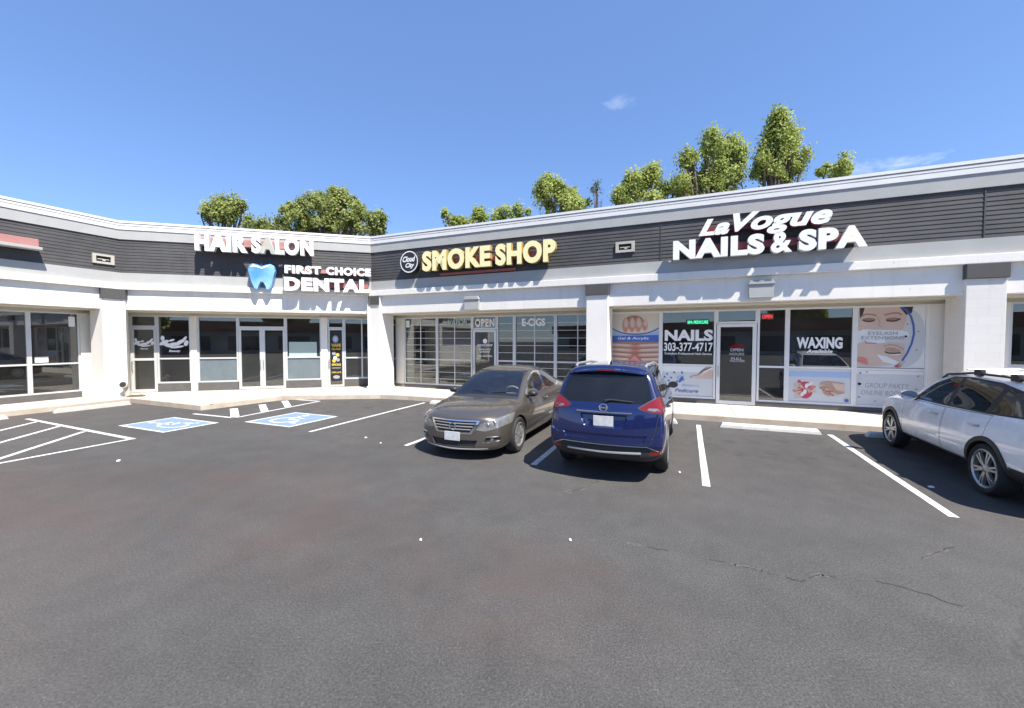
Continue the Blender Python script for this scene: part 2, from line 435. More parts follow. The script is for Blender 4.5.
    # the long crack across the lot (world frame, about v = 4.3 for u from -1 to 3)
    sx = N('ShaderNodeSeparateXYZ'); L(tc.outputs['Object'], sx.inputs[0])
    uu = math_('ADD', math_('MULTIPLY', sx.outputs[0], U2[0]), math_('MULTIPLY', sx.outputs[1], U2[1]))
    vv = math_('ADD', math_('MULTIPLY', sx.outputs[0], V2[0]), math_('MULTIPLY', sx.outputs[1], V2[1]))
    jag = math_('MULTIPLY', math_('SUBTRACT', noise(1.5, 8, .7).outputs['Fac'], .5), .55)
    d = math_('ABSOLUTE', math_('SUBTRACT', math_('ADD', vv, jag), 4.32))
    inu = math_('MULTIPLY', math_('GREATER_THAN', uu, -1.0), math_('LESS_THAN', uu, 3.6))
    c1 = math_('MULTIPLY', ramp(d, .0, (1, 1, 1), .02, (0, 0, 0)).outputs[0], inu)
    c2 = math_('MULTIPLY', ramp(d, .01, (1, 1, 1), .11, (0, 0, 0)).outputs[0], inu)
    col = mix('MIX', math_('MULTIPLY', c2, .15), col, (.062, .060, .056))
    col = mix('MIX', math_('MULTIPLY', c1, .0), col, (.025, .024, .022))
    d2 = math_('ABSOLUTE', math_('SUBTRACT', math_('ADD', uu, math_('ADD', jag, math_('MULTIPLY', vv, .35))), -.35))
    inv = math_('MULTIPLY', math_('GREATER_THAN', vv, 1.2), math_('LESS_THAN', vv, 4.6))
    c3 = math_('MULTIPLY', ramp(d2, .0, (1, 1, 1), .05, (0, 0, 0)).outputs[0], inv)
    col = mix('MIX', math_('MULTIPLY', c3, .12), col, (.040, .039, .037))
    L(col, b.inputs['Base Color']); b.inputs['Roughness'].default_value = .82; b.inputs['Specular IOR Level'].default_value = .35
    bp = N('ShaderNodeBump'); bp.inputs['Strength'].default_value = .55; bp.inputs['Distance'].default_value = .012
    L(fine.outputs['Fac'], bp.inputs['Height']); L(bp.outputs[0], b.inputs['Normal'])
    return m

def concrete_material(name, col, col2, joints=False):
    m, nt, b = new_mat(name); N = nt.nodes.new; L = nt.links.new
    tc = N('ShaderNodeTexCoord'); n = N('ShaderNodeTexNoise'); n.inputs['Scale'].default_value = 1.6; n.inputs['Detail'].default_value = 10; n.inputs['Roughness'].default_value = .7
    L(tc.outputs['Object'], n.inputs['Vector'])
    r = N('ShaderNodeValToRGB'); r.color_ramp.elements[0].position = .32; r.color_ramp.elements[0].color = (*col2, 1)
    r.color_ramp.elements[1].position = .66; r.color_ramp.elements[1].color = (*col, 1); L(n.outputs[0], r.inputs[0])
    out = r.outputs[0]
    if joints:
        sx = N('ShaderNodeSeparateXYZ'); L(tc.outputs['Object'], sx.inputs[0])
        def M_(op, a, c):
            x = N('ShaderNodeMath'); x.operation = op
            for i, v in enumerate((a, c)):
                if isinstance(v, (int, float)): x.inputs[i].default_value = v
                elif v is not None: L(v, x.inputs[i])
            return x.outputs[0]
        uu = M_('ADD', M_('MULTIPLY', sx.outputs[0], U2[0]), M_('MULTIPLY', sx.outputs[1], U2[1]))
        fr = M_('FRACT', M_('DIVIDE', M_('ADD', uu, 30.55), 1.55), None)
        j = M_('LESS_THAN', M_('ABSOLUTE', M_('SUBTRACT', fr, .5), None), .007)
        x = N('ShaderNodeMix'); x.data_type = 'RGBA'; L(j, x.inputs[0]); L(out, x.inputs[6]); x.inputs[7].default_value = (.22, .20, .17, 1)
        out = x.outputs[2]
    L(out, b.inputs['Base Color']); b.inputs['Roughness'].default_value = .9
    n2 = N('ShaderNodeTexNoise'); n2.inputs['Scale'].default_value = 70; L(tc.outputs['Object'], n2.inputs['Vector'])
    bp = N('ShaderNodeBump'); bp.inputs['Strength'].default_value = .25; bp.inputs['Distance'].default_value = .01
    L(n2.outputs[0], bp.inputs['Height']); L(bp.outputs[0], b.inputs['Normal'])
    return m

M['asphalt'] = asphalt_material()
M['sidewalk'] = concrete_material('sidewalk_concrete', (.52, .485, .43), (.42, .385, .33), True)
M['kerb'] = concrete_material('kerb_concrete', (.52, .46, .38), (.38, .31, .24))

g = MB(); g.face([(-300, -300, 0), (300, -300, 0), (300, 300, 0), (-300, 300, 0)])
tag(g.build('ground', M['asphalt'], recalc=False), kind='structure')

def offset_path(pts, d):
    """offset an open polyline to its left by d (mitred)"""
    out = []
    for i, p in enumerate(pts):
        p = Vector(p[:2])
        ns = []
        if i > 0: e = (p-Vector(pts[i-1][:2])).normalized(); ns.append(Vector((-e.y, e.x)))
        if i < len(pts)-1: e = (Vector(pts[i+1][:2])-p).normalized(); ns.append(Vector((-e.y, e.x)))
        if len(ns) == 1: out.append(p+ns[0]*d)
        else:
            n = (ns[0]+ns[1]).normalized(); out.append(p+n*(d/max(.3, n.dot(ns[0]))))
    return out

BPATH = [FRAME_LEFT(-17, 0), Vector((*LC, 0)), Vector((*RC, 0)), FRAME_RIGHT(20, FACE)]
def offs(o):
    """building line moved outwards by o"""
    return offset_path([(p.x, p.y) for p in BPATH], -o)

edge = [W(-17.1, -7), W(-17.1, 7.5), W(-13.26, 7.47), W(-12.94, 9.92), W(-10.0, 11.5), W(-8.9, 11.63), W(20, 11.63)]
edge2 = [(p.x, p.y) for p in edge]
kin = offset_path(edge2, .15)
k = MB()
for i in range(len(edge2)-1):
    k.prism([edge2[i], edge2[i+1], kin[i+1], kin[i]], -.05, .15)
tag(k.build('kerb', M['kerb'], bevel=.012), kind='structure')
back = offs(-.95)
s = MB(); s.prism([tuple(p) for p in kin] + [tuple(p) for p in reversed(back)], -.05, .152)
tag(s.build('sidewalk', M['sidewalk']), kind='structure')
# red edge stripe of the access ramp, painted on the pavement
M['red_edge'] = mat('worn_red_edge_paint', (.50, .22, .17), .85, var=.4, vscale=3, col2=(.56, .46, .38))
rs = MB()
a, c = W(-13.25, 7.72), W(-14.1, 12.2)
d = (c-a).normalized(); n = Vector((-d.y, d.x, 0))
rs.face([a+n*.05+Vector((0, 0, .157)), a-n*.05+Vector((0, 0, .157)), c-n*.04+Vector((0, 0, .157)), c+n*.04+Vector((0, 0, .157))])
tag(rs.build('ramp_edge_stripe', M['red_edge']), kind='structure')

def stripe(mb, p, q, w=.1, z=.004):
    a = W(*p); c = W(*q); d = (c-a).normalized(); n = Vector((-d.y, d.x, 0))*w/2; zz = Vector((0, 0, z))
    k = 8                                                       # slightly worn, uneven edges
    l = []; r = []
    for i in range(k+1):
        x = a.lerp(c, i/k); l.append(x+n*(1+random.uniform(-.06, .06))+zz); r.append(x-n*(1+random.uniform(-.06, .06))+zz)
    for i in range(k): mb.face([l[i], r[i], r[i+1], l[i+1]])

def marking(name, segs, w=.1, mats=None, label=None):
    mb = MB()
    for p, q in segs: stripe(mb, p, q, w)
    tag(mb.build(name, mats or M['line_white'], recalc=False), kind='structure')
for seg in [((.33, 11.0), (.31, 6.40)), ((2.98, 11.0), (2.96, 6.42)), ((-2.33, 11.1), (-2.32, 6.37)),
            ((-5.05, 11.2), (-5.08, 6.55)), ((-8.0, 11.35), (-7.87, 6.69)), ((5.95, 11.0), (5.95, 6.45)), ((8.65, 11.0), (8.65, 6.45))]:
    marking('parking_line', [seg], .105)
# hatched zone on the left: outer edge line, near line and three slanted bars (one marking)
marking('hatched_zone_marking', [((-16.1, 4.86), (-10.72, 4.73)), ((-10.77, 4.68), (-10.70, 2.2)), ((-15.31, 4.80), (-13.6, 2.85)), ((-14.0, 4.76), (-12.2, 2.76)), ((-12.65, 4.68), (-10.82, 2.68))], .105)
marking('ramp_zone_marking', [((-12.85, 7.05), (-11.1, 7.11)), ((-11.14, 7.06), (-11.5, 10.2)), ((-11.5, 10.2), (-12.7, 10.15))], .10)
for q in [((-12.7, 8.08), (-11.2, 7.16)), ((-12.63, 8.94), (-11.33, 8.1)), ((-12.7, 9.80), (-11.44, 8.95))]: marking('ramp_zone_bar', [q], .20)

def access_symbol(cu, cv, hu, hv, up):
    """blue square with white border and wheelchair figure; up = direction of the figure's head in (u, v)"""
    mb = MB()
    def sq(du, dv, z, mi):
        mb.face([W(cu-du, cv-dv, z), W(cu+du, cv-dv, z), W(cu+du, cv+dv, z), W(cu-du, cv+dv, z)], mi)
    sq(hu, hv, .004, 0); sq(hu-.1, hv-.08, .007, 1)
    sc = min(hu, hv)-.06
    if up == 'v': P = lambda x, y, z=.010: W(cu+x*(hu-.1), cv+y*(hv-.1), z)
    else: P = lambda x, y, z=.010: W(cu-y*(hu-.1), cv+x*(hv-.1), z)
    def ribbon(pts, w):
        for i in range(len(pts)-1):
            a = Vector(pts[i]); c = Vector(pts[i+1]); d = (c-a).normalized(); n = Vector((-d.y, d.x))*w/2
            mb.face([P(*(a+n)), P(*(a-n)), P(*(c-n)), P(*(c+n))], 0)
    ribbon([(-.08+.48*cos(t), -.28+.48*sin(t)) for t in [radians_(x) for x in range(100, 385, 15)]], .12)
    ribbon([(-.12, .48), (-.05, -.12), (.42, -.12), (.58, -.62), (.78, -.56)], .15)
    ribbon([(-.08, .22), (.36, .22)], .12)
    mb.face([P(-.13+.15*cos(t), .72+.15*sin(t)) for t in [2*pi*i/14 for i in range(14)]], 0)
    tag(mb.build('accessible_parking_marking', [M['line_white'], M['line_blue']], recalc=False), kind='structure')
radians_ = R_
access_symbol(-11.8, 5.93, .95, .60, 'u')
access_symbol(-9.55, 7.6, .82, .75, 'v')

# wheel stops
def wheel_stop(u, v, length, mt, label, along='u'):
    t = MB(); L_ = length/2
    prof = [(-.085, 0), (.085, 0), (.075, .07), (.045, .115), (-.045, .115), (-.075, .07)]
    ends = []
    for sgn in (-1, 1):
        for (y, z) in prof:
            k = L_ - (.03 if z > .05 else 0) - (.04 if z > .1 else 0)
            ends.append((sgn*k, y, z))
    fr = (lambda x, y, z: W(u+x, v+y, z)) if along == 'u' else (lambda x, y, z: W(u+y, v+x, z))
    n = len(prof); vs = [fr(*e) for e in ends]
    t.add(vs, [tuple(range(n)), tuple(range(n, 2*n))]+[(i, (i+1) % n, n+(i+1) % n, n+i) for i in range(n)])
    o = t.build('wheel_stop', mt, bevel=.008)
    return tag(o, label, 'wheel stop', 'concrete wheel stops at the heads of the stalls')
wheel_stop(1.8, 10.97, 2.02, M['stop_concrete'], 'whole white concrete wheel stop heading the empty stall below the glass nail salon door')
wheel_stop(-1.1, 11.0, 1.9, M['stop_concrete'], 'white wheel stop in front of the blue SUV, mostly hidden behind it')
wheel_stop(-6.75, 11.25, 1.9, M['stop_concrete'], 'white wheel stop on the dark lot just left of the grey sedan')
wheel_stop(-16.6, 6.4, 1.75, M['stop_pink'], 'worn pinkish concrete wheel stop against the kerb below the left pillar', 'v')
wheel_stop(-16.62, 3.75, 1.85, M['stop_concrete'], 'white wheel stop above the hatched zone at the left edge of the lot', 'v')
wheel_stop(4.6, 11.12, 1.9, M['stop_concrete'], 'white wheel stop in front of the white wagon with roof racks')

# litter
def scrap(u, v, s, label, seed):
    s *= .62
    rnd = random.Random(seed); mb = MB()
    pts = [W(u+s*rnd.uniform(.6, 1.1)*cos(a), v+s*rnd.uniform(.5, 1.1)*sin(a), .006+rnd.uniform(0, .02)) for a in [2*pi*i/6+.3 for i in range(6)]]
    top = W(u, v, .03)
    vs = pts+[top]; mb.add(vs, [(i, (i+1) % 6, 6) for i in range(6)])
    lo = [Vector((p.x, p.y, .0055)) for p in pts]
    mb.add(lo, [(5, 4, 3, 2, 1, 0)])
    mb.add(pts+lo, [(i, (i+1) % 6, 6+(i+1) % 6, 6+i) for i in range(6)])
    tag(mb.build('paper_scrap', M['paper']), label, 'litter', 'paper scraps lying on the asphalt')
scrap(-2.52, 3.48, .035, 'white paper scrap on open asphalt, lowest in the photo of all scraps', 1)
scrap(-1.08, 4.09, .028, 'small white scrap on the asphalt where the long crack starts', 2)
scrap(-6.27, 6.74, .06, 'white scrap on the asphalt left of the pair of scraps beside the sedan', 3)
scrap(-5.66, 6.5, .05, 'white scrap lying closest to the front of the grey sedan', 4)
scrap(-9.0, 3.75, .06, 'white scrap on the asphalt below the blue accessible parking squares', 5)
scrap(3.25, 7.6, .07, 'white scrap in the shadow beside the white wagon', 6)
scrap(-.05, 6.9, .035, 'white scrap on the asphalt right of the blue SUV rear tyre', 8)

# cracks in the old asphalt: dark jagged line with pale crumbled edges
M['crack_dark'] = mat('crack_tar', (.042, .041, .040), .9, var=.5, vscale=9)
M['crack_edge'] = mat('crumbled_asphalt_edge', (.100, .095, .087), .95, var=.3, vscale=14, col2=(.078, .075, .072))
def crack(pts, w, edge, seed, name='asphalt_crack'):
    rnd = random.Random(seed); path = []
    for i in range(len(pts)-1):
        a, c = Vector(pts[i]), Vector(pts[i+1]); n = max(2, int((c-a).length/.05)); d = (c-a).normalized(); nn = Vector((-d.y, d.x))
        for k in range(n): path.append(a.lerp(c, k/n)+nn*rnd.gauss(0, .010))
    path.append(Vector(pts[-1]))
    mb = MB()
    for (ww, z, mi, skip) in ((edge*.8, .0016, 1, .5), (w*.7, .0028, 0, .42)):
        ws = [ww*(.35+.9*rnd.random()**1.5) for _ in path]; ws[0] = ws[-1] = .001; run = True
        for i in range(len(path)-1):
            if rnd.random() < .22: run = rnd.random() > skip
            if not run: continue
            d = (path[i+1]-path[i]).normalized(); nn = Vector((-d.y, d.x)); o = nn*rnd.gauss(0, ww*.12)
            q = [path[i]+nn*ws[i]/2+o, path[i]-nn*ws[i]/2+o, path[i+1]-nn*ws[i+1]/2+o, path[i+1]+nn*ws[i+1]/2+o]
            mb.face([W(v.x, v.y, z) for v in q], mi)
    tag(mb.build(name, [M['crack_dark'], M['crack_edge']], recalc=False), kind='structure')
crack([(-0.68, 4.28), (-0.18, 4.27), (0.35, 4.26), (0.67, 4.23), (0.96, 4.17), (1.11, 4.35), (1.56, 4.43), (1.78, 4.4), (2.03, 4.27), (2.13, 4.13), (2.32, 4.17)], 0.022, 0.075, 40)
crack([(-1.62, 5.23), (-1.31, 5.61), (-1.21, 5.86), (-1.1, 6.14)], 0.03, 0.14, 44)
crack([(2.11, 5.05), (2.35, 5.31), (2.57, 5.51)], 0.025, 0.06, 45)
# ------------------------------------------------------------------ the building
MALL = thing('strip_mall', 'white single-storey strip mall with charcoal siding band wrapping the corner of the parking lot', 'building', (RC[0], RC[1], 0))

def seg_quad(o1, o0, i):
    a = offs(o1); b = offs(o0)
    return [tuple(a[i]), tuple(a[i+1]), tuple(b[i+1]), tuple(b[i])]

def band(name, z0, z1, o1, o0, mt, bevel=0.0):
    for i in range(3):
        mb = MB(); mb.prism(seg_quad(o1, o0, i), z0, z1); mb.build(name, mt, MALL, bevel=bevel)

# coping: three metal steps with dark shadow grooves between
for i in range(3):
    mb = MB()
    mb.prism(seg_quad(.055, -.34, i), 6.125, 6.20); mb.prism(seg_quad(.042, -.02, i), 6.045, 6.095); mb.prism(seg_quad(.045, -.02, i), 5.90, 6.015)
    mb.prism(seg_quad(.005, -.02, i), 5.905, 6.12)
    mb.build('coping', M['coping'], MALL)
band('fascia_band', 5.57, 5.90, .02, -.30, M['grey_band'])
band('fascia_band', 4.05, 4.42, .02, -.30, M['grey_band'])
band('parapet', 5.90, 6.115, -.021, -.30, M['rear_wall'])
# lapped siding: every course overlaps the one below
for i in range(3):
    mb = MB(); n = 11; h = (5.57-4.42)/n
    for k in range(n):
        z0 = 4.42+k*h; z1 = z0+h
        lo = offs(-.010); hi = offs(-.021); bk = offs(-.25)
        a, b_ = lo[i], lo[i+1]; c, d = hi[i], hi[i+1]; e, f = bk[i], bk[i+1]
        vs = [(*a, z0), (*b_, z0), (*d, z1), (*c, z1), (*e, z0), (*f, z0), (*f, z1), (*e, z1)]
        mb.add(vs, [(0, 1, 2, 3), (4, 7, 6, 5), (0, 4, 5, 1), (3, 2, 6, 7), (0, 3, 7, 4), (1, 5, 6, 2)])
    fr_, y_, xs_ = ((FRAME_LEFT, 0, (-11, -7.4, -3.8)), (FRAME_MIDDLE, 0, (1.9, 5.0)), (FRAME_RIGHT, FACE, (-8.0, -4.35, -.7, 2.95, 6.25, 9.9, 13.5)))[i]
    for x_ in xs_: mb.box(fr_, x_-.012, x_+.012, y_+.002, y_+.02, 4.421, 5.569)
    mb.build('siding', M['siding'], MALL)
band('ledge', 3.84, 4.05, .11, -.30, M['white_stucco'], .012)
band('beam', 3.15, 3.84, -.02, -.30, M['white_stucco'], .01)
band('soffit', 3.115, 3.16, -.302, -.985, M['soffit'])
WIN = -1.0
band('header', 3.02, 3.84, -.99, -1.12, M['soffit'])
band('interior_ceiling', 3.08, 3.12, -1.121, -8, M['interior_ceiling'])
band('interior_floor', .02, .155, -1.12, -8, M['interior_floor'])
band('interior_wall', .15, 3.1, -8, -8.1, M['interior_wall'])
band('roof', 5.5, 5.62, -.30, -14, M['roof'])
band('rear_wall', 0, 5.6, -13.7, -14, M['rear_wall'])
for fr, x in ((FRAME_LEFT, -17), (FRAME_RIGHT, 20)):
    y = FACE if fr is FRAME_RIGHT else 0
    mb = MB(); mb.box(fr, x-.15, x+.15, y+.31, y+13.6, 0, 5.49); mb.build('end_wall', M['white_stucco'], MALL)
# partitions between the shops
for fr, x, y in ((FRAME_RIGHT, -2.45, FACE), (FRAME_RIGHT, 6.28, FACE), (FRAME_MIDDLE, 1.72, 0), (FRAME_MIDDLE, 6.3, 0), (FRAME_LEFT, -7.5, 0), (FRAME_RIGHT, -10.9, FACE)):
    mb = MB(); mb.box(fr, x-.06, x+.06, y+1.13, y+7.9, .156, 3.079); mb.build('partition', M['interior_wall'], MALL)

# pillars
def pillar(pts, cap_pts, plinth=None, base=.15, m='white_stucco'):
    mb = MB(); mb.prism(pts, base, 3.84); p = mb.build('pillar', M[m], MALL, bevel=.012)
    mb = MB(); mb.prism(cap_pts, 3.50, 3.838); mb.build('capital', M['capital'], p, bevel=.012)
    if plinth:
        mb = MB(); mb.prism(plinth, .151, .24); mb.build('plinth', M['white_stucco'], p, bevel=.01)
def straight(fr, x0, x1, y, m='white_stucco'):
    P = lambda a, b_: tuple(fr(a, b_))[:2]
    o = .09
    pillar([P(x0, y-o), P(x1, y-o), P(x1, y+.72), P(x0, y+.72)],
           [P(x0-.025, y-o-.05), P(x1+.025, y-o-.05), P(x1+.025, y+.019), P(x0-.025, y+.019)], m=m)
straight(FRAME_RIGHT, -2.88, -2.20, FACE)
straight(FRAME_RIGHT, 5.94, 6.62, FACE, 'white_block')
straight(FRAME_RIGHT, 13.6, 14.3, FACE)
straight(FRAME_LEFT, -7.85, -7.15, 0)
def bent(path_o, frA, xa, frB, xb, yA, yB, ka=None, kb=None, back=0.0):
    """pillar standing round a bend of the facade"""
    A = lambda x, y: tuple(frA(x, y+yA))[:2]
    B = lambda x, y: tuple(frB(x, y+yB))[:2]
    i = path_o
    def poly(o, d, ex=0.0):
        return [A(xa-ex, -o), tuple(offs(o)[i]), B(xb+ex, -o), B(xb+ex-back, d), tuple(offs(-d)[i]), A(xa-ex, d)]
    pillar(poly(.09, .72), [A((xa if ka is None else ka)-.02, -.14), tuple(offs(.14)[i]), B((xb if kb is None else kb)+.02, -.14), B((xb if kb is None else kb)+.02, .019), tuple(offs(-.019)[i]), A((xa if ka is None else ka)-.02, .019)],
           poly(.14, .70, .05))
bent(2, FRAME_MIDDLE, 8.211-.16, FRAME_RIGHT, -11.08, 0, FACE, 8.211-.1, -11.12)
bent(1, FRAME_LEFT, -.55, FRAME_MIDDLE, .16, 0, 0, back=.36)

# ---- shop fronts
def bars(mb, fr, x0, x1, z0, z1, y, w=.055, d=.10, xs=(), zs=()):
    """aluminium frame: two jambs, head, sill, mullions, rails; butt-jointed"""
    mb.box(fr, x0, x0+w, y-d/2, y+d/2, z0, z1); mb.box(fr, x1-w, x1, y-d/2, y+d/2, z0, z1)
    cuts = [x0+w]+[c for x in xs for c in (x-w/2, x+w/2)]+[x1-w]
    for x in xs: mb.box(fr, x-w/2, x+w/2, y-d/2, y+d/2, z0+w, z1-w)
    mb.box(fr, x0+w, x1-w, y-d/2, y+d/2, z1-w, z1); mb.box(fr, x0+w, x1-w, y-d/2, y+d/2, z0, z0+w)
    for i in range(0, len(cuts), 2):
        for z in zs: mb.box(fr, cuts[i], cuts[i+1], y-d/2, y+d/2, z-w/2, z+w/2)

def window(fr, x0, x1, z0, z1, y, frame='aluminium', glass='glass', xs=(), rail=1.32, w=.055, rails=None):
    mb = MB(); bars(mb, fr, x0, x1, z0, z1, y, w=w, xs=xs, zs=rails if rails is not None else ([rail] if rail else []))
    o = mb.build('window', M[frame], MALL)
    g = MB(); g.box(fr, x0+w*.6, x1-w*.6, y-.006, y+.006, z0+w*.6, z1-w*.6); gl = g.build('glass', M[glass], o)
    return o

def door(fr, x0, x1, z1, y, frame='aluminium', glass='dark_glass', handle='left', z0=.17, mid=None, w=.09):
    mb = MB(); bars(mb, fr, x0, x1, z0, z1, y, w=w, d=.09, zs=[mid] if mid else [])
    o = mb.build('door', M[frame], MALL)
    g = MB(); g.box(fr, x0+w*.6, x1-w*.6, y-.006, y+.006, z0+w*.6, z1-w*.6); g.build('glass', M[glass], o)
    h = MB(); hx = x0+.05 if handle == 'left' else x1-.05
    h.tube([fr(hx, y-.05, .98), fr(hx, y-.11, .99), fr(hx, y-.11, 1.30), fr(hx, y-.05, 1.31)], .014, 8)
    h.build('handle', M['steel'], o, smooth=40)
    return o

def decal_part(parent, fr, items, mats, y, name='lettering'):
    mb = MB()
    for it in items: decal(mb, fr, *it[:5], y, **it[5])
    return mb.build(name, mats, parent)

def wallpiece(fr, x0, x1, z0, z1, y0, y1, m='cream_wall', name='wall', bevel=0.0):
    mb = MB(); mb.box(fr, x0, x1, y0, y1, z0, z1); return mb.build(name, M[m], MALL, bevel=bevel)

YR = FACE+1.0
# right wing ------------------------------------------------------
def base(fr, x0, x1, z1, y): wallpiece(fr, x0, x1, .15, z1, y-.07, y+.09, 'base_wall', 'base_wall')
base(FRAME_RIGHT, -11.75, -7.52, .29, YR); base(FRAME_RIGHT, -6.50, -2.62, .29, YR); base(FRAME_RIGHT, -2.3, .87, .29, YR); base(FRAME_RIGHT, 1.94, 5.76, .29, YR)
window(FRAME_RIGHT, -11.6, -11.12, .29, 3.02, YR, glass='glass', rails=[1.32, 2.74])
wallpiece(FRAME_RIGHT, -11.12, -10.73, .15, 3.02, YR-.07, YR+.1)
smoke = [(-10.73, -9.13), (-9.13, -7.53), (-6.49, -5.78), (-5.78, -4.21), (-4.21, -2.62)]
for n, (a, c) in enumerate(smoke):
    w_ = window(FRAME_RIGHT, a+.002, c-.002, .29, 3.02, YR)
    mb = MB()                                                   # white bars just behind the glass
    for k in range(9):
        z = .55+k*.27
        if abs(z-1.32) < .07: continue
        mb.box(FRAME_RIGHT, a+.05, c-.05, YR-.028, YR-.020, z-.008, z+.008)
    if c-a > 1: mb.box(FRAME_RIGHT, (a+c)/2-.018, (a+c)/2+.018, YR-.017, YR-.009, .35, 2.97)
    mb.build('security_bars', M['aluminium'], w_)
    if n == 1: decal_part(w_, FRAME_RIGHT, [('VAPOR', -8.62, -7.72, 2.68, 2.90, dict(bold=.03))], M['mint_vinyl'], YR-.036)
    if n == 3: decal_part(w_, FRAME_RIGHT, [('E-CIGS', -5.48, -4.58, 2.60, 2.88, dict(bold=.045))], M['white_vinyl'], YR-.036)
    if n == 0:
        mb = MB(); mb.box(FRAME_RIGHT, -10.65, -10.48, YR-.011, YR-.008, 2.62, 2.90); mb.build('notice', M['white_vinyl'], w_)
tr = window(FRAME_RIGHT, -7.53, -6.49, 2.50, 3.02, YR, rail=None)
decal_part(tr, FRAME_RIGHT, [('OPEN', -7.43, -6.60, 2.60, 2.90, dict(bold=.03, space=1.15))], M['white_vinyl'], YR-.012)
d = door(FRAME_RIGHT, -7.51, -6.51, 2.49, YR, glass='dark_glass')
mb = MB()
mb.plate(FRAME_RIGHT, [(-7.0+.09*cos(t), 2.06+.09*sin(t)) for t in [2*pi*i/18 for i in range(18)]], YR-.012, YR-.0105)
decal(mb, FRAME_RIGHT, 'SMOKE SHOP', -7.32, -6.68, 1.86, 1.94, YR-.012, bold=.02)
decal(mb, FRAME_RIGHT, 'MON-SAT', -7.25, -6.75, 1.71, 1.77, YR-.012)
decal(mb, FRAME_RIGHT, 'SUNDAY', -7.22, -6.78, 1.62, 1.68, YR-.012)
decal(mb, FRAME_RIGHT, 'NO MINORS', -7.3, -6.7, 1.46, 1.52, YR-.012)
mb.build('lettering', M['white_vinyl'], d)
wallpiece(FRAME_RIGHT, -2.62, -2.30, .15, 3.02, YR-.07, YR+.1, 'white_stucco')
# nail salon
n1 = window(FRAME_RIGHT, -2.30, -.72, .29, 3.02, YR, frame='white_frame')
n2 = window(FRAME_RIGHT, -.718, .86, .29, 3.02, YR, frame='white_frame', glass='dark_glass')
mb = MB()
decal(mb, FRAME_RIGHT, 'NAILS', -.60, .78, 2.07, 2.42, YR-.014, bold=.045)
decal(mb, FRAME_RIGHT, '303-377-4717', -.62, .78, 1.75, 2.02, YR-.014, bold=.02)
decal(mb, FRAME_RIGHT, 'Complete Professional Nails Service', -.60, .76, 1.62, 1.71, YR-.014, bold=.012)
mb.build('lettering', M['white_vinyl'], n2)
tr = window(FRAME_RIGHT, .862, 1.948, 2.60, 3.02, YR, frame='white_frame', glass='dark_glass', rail=None)
d = door(FRAME_RIGHT, .88, 1.93, 2.59, YR, frame='white_frame', handle='left', w=.10)
mb = MB()
decal(mb, FRAME_RIGHT, 'OPEN', 1.25, 1.60, 1.76, 1.85, YR-.012, bold=.03)
decal(mb, FRAME_RIGHT, 'HOURS', 1.24, 1.62, 1.64, 1.72, YR-.012, bold=.02)
decal(mb, FRAME_RIGHT, 'WELCOME', 1.24, 1.64, 1.44, 1.50, YR-.012, bold=.02)
decal(mb, FRAME_RIGHT, 'PULL', 1.28, 1.58, 1.50, 1.58, YR-.012, bold=.03)
mb.build('lettering', M['grey_vinyl'], d)
mb = MB()
mb.add([FRAME_RIGHT(1.22+.42*i/8, YR-.012, z) for i in range(9) for z in (1.88, 1.88+.10*(1-((i-4)/4.2)**2))], [(2*i, 2*i+2, 2*i+3, 2*i+1) for i in range(8)])
mb.build('emblem', M['lens_red'], d)
wn = window(FRAME_RIGHT, 1.95, 2.688, .29, 3.02, YR, frame='white_frame', glass='dark_glass')
wx = window(FRAME_RIGHT, 2.69, 4.238, .29, 3.02, YR, frame='white_frame', glass='dark_glass')
mb = MB()
decal(mb, FRAME_RIGHT, 'WAXING', 2.92, 3.98, 1.86, 2.18, YR-.014, bold=.045)
decal(mb, FRAME_RIGHT, 'Available', 3.16, 3.76, 1.74, 1.84, YR-.014, bold=.03, shear=.2)
mb.build('lettering', M['white_vinyl'], wx)
window(FRAME_RIGHT, 4.24, 5.75, .29, 3.02, YR, frame='white_frame')
wallpiece(FRAME_RIGHT, 5.75, 7.22, .15, 3.02, YR-.07, YR+.1, 'white_stucco')
# sill wall and high windows right of the last pillar
wallpiece(FRAME_RIGHT, 7.22, 13.9, .15, 1.45, YR-.07, YR+.1, 'white_stucco')
for a in (7.22, 9.42, 11.62): window(FRAME_RIGHT, a, a+2.198, 1.452, 3.02, YR, rail=None)
wallpiece(FRAME_RIGHT, 13.9, 20, .15, 3.02, YR-.07, YR+.1, 'white_stucco')

